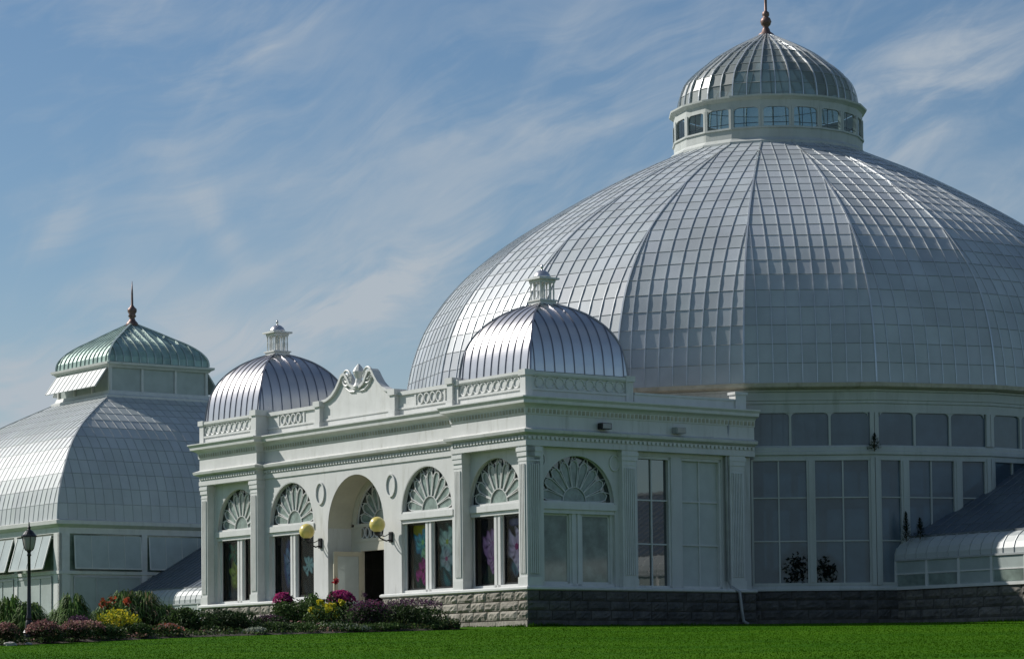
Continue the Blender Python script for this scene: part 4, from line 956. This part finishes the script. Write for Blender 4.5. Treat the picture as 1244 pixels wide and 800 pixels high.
defs = [
 (-7.97, 'picture of a yellow-green bloom on black, in the window at the left corner', DK, [(.7, .45, .5, .3, (.22, .27, .06)), (.5, .1, .6, .12, (.02, .05, .07))], [(.6, .5, .5, 6, (.20, .26, .07), (.28, .30, .10), (.3, .25, .05)), (.4, .82, .35, 5, (.03, .10, .08), (.06, .16, .12), (.1, .1, .04))]),
 (-6.67, 'teal picture with a pale pink bloom, second window pane from the left corner', (.03, .08, .07), [(.6, .5, .45, .16, (.42, .2, .24)), (.7, .8, .4, .2, (.06, .18, .13)), (.4, .2, .5, .1, (.10, .07, .12))], [(.6, .52, .46, 7, (.36, .18, .22), (.42, .26, .28), (.3, .1, .12))]),
 (-4.62, 'dark picture with a soft blue bloom, left pane of the window left of the arch', (.01, .015, .035), [(.7, .55, .45, .4, (.08, .15, .30)), (.75, .25, .3, .15, (.15, .18, .22))], [(.65, .6, .5, 6, (.08, .15, .30), (.18, .24, .34), (.1, .1, .2))]),
 (-3.32, 'black picture with one pale aqua flower, pane next to the left globe lamp', (.008, .02, .03), [], [(.45, .52, .34, 7, (.22, .38, .40), (.30, .46, .45), (.25, .4, .35))]),
 (3.12, 'picture of a blue flower above a magenta one, pane right of the entrance arch', (.012, .05, .05), [(.3, .92, .5, .1, (.28, .26, .05)), (.6, .1, .6, .1, (.01, .06, .05))], [(.5, .72, .44, 5, (.04, .20, .36), (.12, .4, .30), (.2, .45, .15)), (.75, .55, .3, 6, (.18, .40, .22), (.3, .5, .3), (.3, .4, .1)), (.5, .3, .38, 5, (.22, .03, .14), (.4, .06, .22), (.1, .02, .05))]),
 (4.42, 'picture of a pale mint lily with crossing stems, beside the middle pilaster', (.012, .04, .045), [(.5, .2, .3, .25, (.03, .12, .13))], [(.5, .7, .46, 6, (.26, .42, .38), (.40, .50, .44), (.3, .35, .1)), (.45, .45, .42, 5, (.24, .38, .40), (.34, .3, .34), (.3, .1, .15))]),
 (6.67, 'picture of a lilac-pink peony on black, right window left pane', (.008, .008, .012), [(.7, .15, .5, .2, (.02, .07, .05))], [(.58, .62, .5, 8, (.33, .17, .34), (.42, .25, .42), (.3, .12, .28)), (.62, .4, .4, 7, (.28, .14, .30), (.38, .2, .36), (.25, .1, .25))]),
 (7.97, 'picture of a large white-pink hibiscus with magenta centre, at the right corner', (.008, .012, .02), [(.5, .25, .35, .12, (.10, .16, .20)), (.4, .9, .3, .06, (.12, .12, .2))], [(.48, .55, .56, 5, (.52, .44, .56), (.46, .28, .44), (.25, .01, .12))]),
]
for i, (uc, lab, bgc, bl, fl) in enumerate(defs): poster(uc, .98, 3.06, 5.10, lab, bgc, bl, fl, 100+i)

# ================================================================== PLANTS
def shrub_mesh(r, X, Y, Z, w_, h, n, leaf, colr, var=.35, dens=.6, up=.3, spike=0.0, lumps=5):
    g = MB(); g.tone = True
    L_ = [(r.uniform(-.28, .28)*w_, r.uniform(-.28, .28)*w_, r.uniform(.35, .6)*h, r.uniform(.26, .40)*w_, r.uniform(.35, .5)*h) for _ in range(lumps)]
    L_.append((0, 0, h*.42, w_*.42, h*.5)); top = max(c[2]+c[4] for c in L_)
    for i in range(n):
        c = r.choice(L_); ph = r.uniform(0, 6.283); ct = r.uniform(-.75, 1); st_ = math.sqrt(1-ct*ct); rad = r.uniform(dens, 1.06)
        x = c[0]+c[3]*rad*st_*math.cos(ph); y = c[1]+c[3]*rad*st_*math.sin(ph)*.9; z = (c[2]+c[4]*rad*ct)*h/top
        if z < .01: z = r.uniform(.01, .15)*h
        n_ = Vector((r.gauss(0, 1), r.gauss(0, 1), r.gauss(0, .6)+up)).normalized(); a_ = n_.cross(Vector((r.gauss(0, 1), r.gauss(0, 1), r.gauss(0, 1)))).normalized(); b_ = n_.cross(a_)
        s = leaf*r.uniform(.6, 1.35); p = Vector((X+x, Y+y, Z+z)); k = 1+r.uniform(-var, var)
        if spike: a_ = Vector((r.gauss(0, .3), r.gauss(0, .3), 1)).normalized(); b_ = a_.cross(Vector((r.gauss(0, 1), r.gauss(0, 1), 0))).normalized(); s1, s2 = s*1.8, s*.35
        else: s1, s2 = s, s*.5
        cc = r.choice(colr) if isinstance(colr, list) else colr
        g.add([tuple(p-a_*s1*.5), tuple(p+b_*s2*.5), tuple(p+a_*s1*.5), tuple(p-b_*s2*.5)], [(0, 1, 2, 3)], (cc[0]*k, cc[1]*k, cc[2]*k))
    return g, L_, top
def stems(r, X, Y, Z, w_, h, k=7):
    g = MB()
    for i in range(k):
        a_ = r.uniform(0, 6.28); d = w_*.3*r.random(); g.tube([(X+.04*math.cos(a_), Y+.04*math.sin(a_), Z-.03), (X+d*.5*math.cos(a_), Y+d*.5*math.sin(a_), Z+h*.35), (X+d*math.cos(a_), Y+d*math.sin(a_), Z+h*.72)], [.014, .01, .005], 5)
    return g
def fountain(r, X, Y, Z, w_, h, n, colr, wid=.026):
    g = MB(); g.tone = True
    X0, Y0, h0 = X, Y, h; cen = [(r.uniform(-.36, .36)*w_, r.uniform(-.2, .2)*w_, r.uniform(.62, 1.0)) for _ in range(5)]
    for i in range(n):
        dx_, dy_, hk = r.choice(cen); X, Y, h = X0+dx_, Y0+dy_, h0*hk
        a_ = r.uniform(0, 6.283); q0 = r.random(); reach = w_*.34*(.25+.95*q0); hh = h*(1.05-.62*q0**1.6)*r.uniform(.8, 1.06); k = r.uniform(.6, 1.5); cc = r.choice(colr); c_ = tuple(q*k for q in cc)
        ca, sa = math.cos(a_), math.sin(a_); px, py = -sa, ca; b0 = r.uniform(0, .22)*w_*.5
        P_ = [(b0, 0), (b0+reach*.22, hh*.6), (b0+reach*.55, hh*.95), (b0+reach*.9, hh*.85), (b0+reach*1.15, hh*(.45+.3*r.random()))]; wds = [.7, 1.3, 1.2, .8, .1]
        vs = []
        for (d, z), q in zip(P_, wds):
            for s in (-1, 1): vs.append((X+ca*d+px*s*wid*q*.5, Y+sa*d+py*s*wid*q*.5, Z+z))
        g.add(vs, [(2*j, 2*j+1, 2*j+3, 2*j+2) for j in range(4)], c_)
    return g
def petals(r, X, Y, Z, w_, h, n, size, colr, zlo=.55, spikes=False, clusters=0):
    g = MB(); g.tone = True
    cl_ = [(r.uniform(-.38, .38)*w_, r.uniform(-.3, .3)*w_, r.uniform(zlo+.1, .98)*h) for _ in range(clusters)]
    for i in range(n):
        if cl_: cx_, cy_, cz = r.choice(cl_); x = cx_+r.gauss(0, .035); y = cy_+r.gauss(0, .035); z = cz+r.gauss(0, .05 if spikes else .03)
        else:
            ph = r.uniform(0, 6.283); q = math.sqrt(r.random()); x = q*w_*.5*math.cos(ph); y = q*w_*.5*math.sin(ph); z = h*(zlo+(1-zlo)*math.sqrt(max(0, 1-q*q*.9)))+r.gauss(0, .02)
            if spikes: z += r.uniform(0, .18)*h
        cc = r.choice(colr); k = r.uniform(.7, 1.3); s = size*r.uniform(.6, 1.3)
        n_ = Vector((r.gauss(0, 1), r.gauss(0, 1)-.6, r.gauss(0, 1)+.3)).normalized(); a_ = n_.cross(Vector((r.gauss(0, 1), r.gauss(0, 1), 1))).normalized(); b_ = n_.cross(a_); p = Vector((X+x, Y+y, Z+z))
        g.add([tuple(p-a_*s*.5), tuple(p+b_*s*.5), tuple(p+a_*s*.5), tuple(p-b_*s*.5)], [(0, 1, 2, 3)], tuple(c_*k for c_ in cc))
    return g
GR = [(.06, .10, .028), (.075, .125, .035), (.045, .085, .022)]; DG = [(.028, .05, .018), (.035, .06, .022)]; FG = [(.085, .16, .035), (.12, .20, .05), (.05, .10, .02), (.16, .21, .08)]
PK = [(.30, .14, .13), (.22, .10, .10), (.36, .20, .17), (.15, .12, .06)]; YL = [(.62, .50, .03), (.50, .46, .03), (.38, .42, .04)]; MG = [(.42, .03, .16), (.30, .02, .14), (.5, .08, .22)]; PU = [(.11, .045, .10), (.15, .06, .13), (.07, .035, .06), (.05, .05, .03)]
OR = [(.5, .12, .04), (.42, .07, .03), (.3, .1, .05)]; RD = [(.5, .04, .04), (.38, .03, .05)]; GY = [(.24, .27, .20), (.30, .33, .26)]
plants = [
 # name, label, category, x, y, w, h, kind, options
 ('ornamental_grass', 'fountain-like green grass clump at the far left, behind the lamp post', 'grass clump', -12.00, 69.51, 1.55, 1.08, 'grass', 1500, FG, None),
 ('ornamental_grass', 'green grass clump just right of the lamp post', 'grass clump', -11.15, 71.58, 1.45, 1.10, 'grass', 1600, FG, None),
 ('ornamental_grass', 'smaller dark grass clump left of the orange flowers', 'grass clump', -10.35, 73.59, 1.3, 1.0, 'grass', 1200, GR+FG, None),
 ('ornamental_grass', 'tall arching striped grass right of the orange flowers', 'grass clump', -9.55, 75.39, 1.8, 1.18, 'grass', 2000, FG+[(.20, .16, .09)], None),
 ('canna_plant', 'orange-red flowering canna rising above the yellow bush', 'flowering plant', -10.01, 72.45, .95, 1.15, 'flower', 700, GR, (OR, 260, .085, .6, True, 6)),
 ('yellow_bush', 'bright yellow-green leafy bush in front of the orange canna', 'bush', -9.83, 71.60, 1.1, .72, 'shrub', 1500, YL+[(.22, .28, .05)], None),
 ('pink_plant', 'low dusty pink plant at the far left edge of the bed', 'flowering plant', -11.75, 66.84, .7, .46, 'flower', 900, DG+[(.10, .07, .04)], (PK, 700, .05, .3, True, 0)),
 ('pink_plant', 'low dusty pink plant directly right of the lamp post foot', 'flowering plant', -11.05, 67.9, .9, .48, 'flower', 1000, DG+[(.10, .07, .04)], (PK, 900, .05, .3, True, 0)),
 ('pink_plant', 'low dusty pink plant below the small dark grass clump', 'flowering plant', -10.45, 68.9, .8, .46, 'flower', 900, DG, (PK, 600, .05, .3, True, 0)),
 ('pink_plant', 'reddish low plant left of the yellow-green bush', 'flowering plant', -10.25, 69.9, .8, .44, 'flower', 900, GR, (PK, 450, .05, .35, True, 0)),
 ('lavender_plant', 'small purple flowering plant between grass clump and yellow bush', 'flowering plant', -10.62, 70.55, .6, .55, 'flower', 600, DG, (PU, 300, .045, .6, True, 0)),
 ('low_shrub', 'low olive green plant below the yellow-green bush', 'shrub', -9.75, 70.45, .85, .38, 'shrub', 1300, GR+DG, None),
 ('low_shrub', 'low dark green plant right of the olive one below the tall grass', 'shrub', -9.2, 71.4, .85, .36, 'shrub', 1300, DG+GR, None),
 ('rust_plant', 'low rust-pink plant in front of the tall arching grass', 'flowering plant', -8.65, 72.4, .85, .34, 'flower', 900, GR, (PK+OR[:1], 300, .05, .3, False, 0)),
 ('round_shrub', 'dark green rounded shrub left of the front window corner', 'shrub', -8.35, 74.31, 1.2, .70, 'shrub', 3000, DG+GR, None),
 ('round_shrub', 'darkest dense shrub below the left corner of the pavilion', 'shrub', -7.45, 75.27, 1.35, .66, 'shrub', 3200, DG, None),
 ('low_shrub', 'low green plant in front of the left stone base', 'shrub', -6.45, 75.5, 1.2, .30, 'shrub', 1500, GR+DG, None),
 ('magenta_mum', 'round magenta flower ball at the end of the left stone base', 'flowering plant', -6.28, 78.74, .62, 1.14, 'topflower', 1200, DG, (MG, 520, .06, .62, False, 0)),
 ('leafy_shrub', 'mid green shrub beside the left magenta flowers', 'shrub', -5.95, 77.88, .95, .82, 'shrub', 2200, GR, None),
 ('leafy_shrub', 'taller green shrub behind the yellow lilies', 'shrub', -5.45, 78.43, .85, .98, 'shrub', 2200, GR+FG[:1], None),
 ('purple_shrub', 'low brownish purple shrub in front of the left magenta flowers', 'shrub', -6.46, 76.38, .95, .50, 'flower', 1300, DG+[(.06, .035, .04)], (PU, 250, .04, .4, False, 0)),
 ('yellow_lily', 'bright yellow leafy lilies in the middle of the bed', 'flowering plant', -4.99, 77.38, 1.15, .88, 'flower', 1200, GR, (YL, 620, .11, .35, False, 14)),
 ('magenta_mum', 'round magenta flower ball in front of the doorway', 'flowering plant', -4.78, 80.24, .88, 1.18, 'topflower', 1500, DG, (MG, 800, .06, .60, False, 0)),
 ('red_flower_spike', 'thin red flower spike above the doorway flowers', 'flowering plant', -4.95, 80.4, .22, 1.55, 'spike', 90, DG, (RD, 70, .07, .85, False, 2)),
 ('purple_salvia', 'dark purple-red salvia right of the yellow lilies', 'flowering plant', -3.90, 78.44, 1.25, .78, 'flower', 2300, DG+[(.05, .03, .04)], (PU+[(.22, .05, .12)], 700, .045, .5, True, 0)),
 ('purple_salvia', 'wide dark purple salvia bush at the right end of the bed', 'flowering plant', -2.75, 79.73, 1.75, .80, 'flower', 3600, DG+GR[:1], (PU, 800, .045, .62, True, 0)),
 ('ground_cover_plant', 'low green clump left of the yellow lilies near the lawn', 'plant', -5.71, 76.0, 1.0, .26, 'shrub', 1100, GR, None),
 ('ground_cover_plant', 'low green clump directly below the yellow lilies', 'plant', -4.8, 76.8, 1.1, .26, 'shrub', 1100, GR+GY[:1], None),
 ('silver_plant', 'pale silvery clump on the lawn edge below the dark shrub', 'plant', -6.63, 74.5, .62, .16, 'shrub', 700, GY, None),
 ('silver_plant', 'pale silvery clump on the lawn edge below the purple salvia', 'plant', -4.15, 76.9, .9, .15, 'shrub', 800, GY+GR, None),
 ('tall_stalk_plant', 'thin tall dark stalk beside the doorway flowers', 'plant', -4.12, 78.7, .3, 1.12, 'spike', 160, DG, (PU, 60, .04, .8, False, 2)),
 ('ground_cover_plant', 'low green clump between the two purple salvias and the lawn', 'plant', -3.6, 77.6, 1.2, .20, 'shrub', 1000, GR, None),
 ('ground_cover_plant', 'low brown-green clump at the right tip of the bed', 'plant', -2.1, 79.4, 1.0, .22, 'shrub', 1000, DG+GR, None),
]
for i, (nm, lab, cat, X, Y, w_, h, kind, n, colr, fl) in enumerate(plants):
    r = random.Random(500+i); Z = gz(X, Y)+.04
    root = thing(nm, lab, cat, (X, Y, Z), world=True)
    if kind == 'grass':
        fountain(r, X, Y, Z, w_, h, n, colr).build('foliage', M['leaf'], root)
        continue
    hh = h*(.88 if fl else 1.0)
    if kind == 'spike':
        g, _, _ = shrub_mesh(r, X, Y, Z, w_, h*.6, n, .09, colr, spike=1); g.build('foliage', M['leaf'], root)
        s = MB(); s.tube([(X, Y, Z-.03), (X+.02, Y, Z+h*.5), (X, Y, Z+h*.95)], [.012, .009, .005], 5); s.build('stem', M['wood'], root)
    else:
        g, L_, top = shrub_mesh(r, X, Y, Z, w_, hh, n, .075 if h < .5 else .085, colr, lumps=6 if w_ > 1 else 4)
        g.build('foliage', M['leaf'], root)
        if h > .3: stems(r, X, Y, Z, w_, hh).build('stem', M['wood'], root)
    if fl:
        fc, fn, fs, zlo, sp, cl_ = fl
        petals(r, X, Y, Z, w_*.95, hh, fn, fs, fc, zlo, sp, cl_).build('flowers', M['petalflower'], root)
g = MB(); g.tone = True; r = random.Random(77)
for i in range(16000):
    q = r.random()*(len(BEDF)-1.001); j = int(q); f = q-j; t_ = r.random()**1.5*.92+.01
    ax = BEDF[j][0]*(1-f)+BEDF[j+1][0]*f; ay = BEDF[j][1]*(1-f)+BEDF[j+1][1]*f; bx_ = BEDB[j][0]*(1-f)+BEDB[j+1][0]*f; by_ = BEDB[j][1]*(1-f)+BEDB[j+1][1]*f
    x = ax+(bx_-ax)*t_; y = ay+(by_-ay)*t_; hh = (.10+.16*min(1, t_*4))*(.5+.5*math.sin(x*3.1)*math.sin(y*2.3+1)+.3)
    p = Vector((x, y, gz(x, y)+.05+max(.02, hh)*r.random())); n_ = Vector((r.gauss(0, 1), r.gauss(0, 1), r.gauss(0, 1))).normalized(); a_ = n_.cross(Vector((r.gauss(0, 1), r.gauss(0, 1), 1))).normalized(); b_ = n_.cross(a_); s = .075*r.uniform(.6, 1.4)
    pool = (GR+DG+[(.10, .10, .04)]) if math.sin(x*1.7+y)*math.sin(y*1.3) < .45 else PK[2:]+DG+[(.09, .06, .04)]
    cc = r.choice(pool); k = r.uniform(.6, 1.4)
    g.add([tuple(p-a_*s*.5), tuple(p+b_*s*.3), tuple(p+a_*s*.5), tuple(p-b_*s*.3)], [(0, 1, 2, 3)], tuple(c_*k for c_ in cc))
tag(g.build('ground_cover', M['leaf']), 'mixed low green and reddish ground cover filling the flower bed', 'ground cover', kind='stuff')
# pale stones by the lamp post
for k, (x, y, s) in enumerate(((-11.55, 66.3, .16), (-11.25, 67.0, .10))):
    r = random.Random(k); g = MB(); z = gz(x, y)
    g.lathe(x, y, [(s*.8, z-.03), (s*1.0, z+s*.15), (s*.85, z+s*.42), (s*.4, z+s*.55), (.01, z+s*.58)], 9)
    g.v = [(a_+r.gauss(0, s*.07), b_+r.gauss(0, s*.07), c_+r.gauss(0, s*.04)) for a_, b_, c_ in g.v]
    root = tag(g.build('edging_stone', M['rock'], None), ('larger pale stone on the lawn edge left of the lamp post', 'smaller pale stone on the lawn edge beside the lamp post foot')[k], 'stone')
# little self-sown plants on the masonry
def weed(lx_, ly_, z, h, w_, lab, nm, n=260, spike=1):
    p = BM @ Vector((lx_, ly_, z)); r = random.Random(int(h*1000)+n); root = thing(nm, lab, 'weed' if nm == 'weed' else 'small tree', tuple(p), world=True)
    g = MB(); g.tone = True
    for i in range(n):
        t_ = r.random(); rad = w_*.5*(1-t_)**.8*r.uniform(.3, 1); a_ = r.uniform(0, 6.28); q = Vector((p.x+rad*math.cos(a_), p.y+rad*math.sin(a_), p.z+t_*h))
        d = Vector((math.cos(a_), math.sin(a_), .5+r.gauss(0, .3))).normalized(); sde = d.cross(Vector((0, 0, 1))).normalized(); s = .10*r.uniform(.6, 1.3); k = r.uniform(.6, 1.4)
        g.add([tuple(q-d*s*.5), tuple(q+sde*s*.18), tuple(q+d*s*.5), tuple(q-sde*s*.18)], [(0, 1, 2, 3)], (.02*k, .035*k, .018*k))
    g.build('foliage', M['leaf'], root); s = MB(); s.tube([tuple(p-Vector((0, 0, .05))), (p.x, p.y, p.z+h*.9)], [.02, .006], 5); s.build('stem', M['wood'], root)
weed(11.30, -5.82, 7.2, .5, .55, 'dark weed growing from the ledge high on the round glasshouse wall', 'weed', 240)
weed(11.75, -5.0, 4.45, .85, .45, 'small dark conifer at the left end of the low right wing roof', 'seedling_conifer', 420)
weed(12.25, -4.9, 4.5, .6, .5, 'shorter dark conifer just right of the first on the low wing roof', 'seedling_conifer', 300)
# palms and bushes seen through the lower panes of the round glasshouse
F3 = frame(0, 0, 2*math.pi*3/N, AP)
for i, (u, w_, h, lab) in enumerate(((.35-1.6+.72, 1.0, 1.35, 'rounded dark bush seen through the lower left panes of the round glasshouse'), (.62, 1.0, 1.15, 'leafy dark bush seen through the lower middle pane of the round glasshouse'), (-1.22, .5, .7, 'small dark bush seen low behind the first pane of the round glasshouse'))):
    p = BM @ Vector(F3(u, .42, 2.2)); r = random.Random(900+i); root = thing('indoor_bush', lab, 'bush', tuple(p), world=True)
    g, _, _ = shrub_mesh(r, p.x, p.y, p.z+.75, w_, h, 5000, .12, [(.014, .02, .016)], dens=.1); g.build('foliage', M['leaf'], root); stems(r, p.x, p.y, p.z, w_, h).build('stem', M['wood'], root)

for o in bpy.data.objects:
    if '_o' in o: del o['_o']
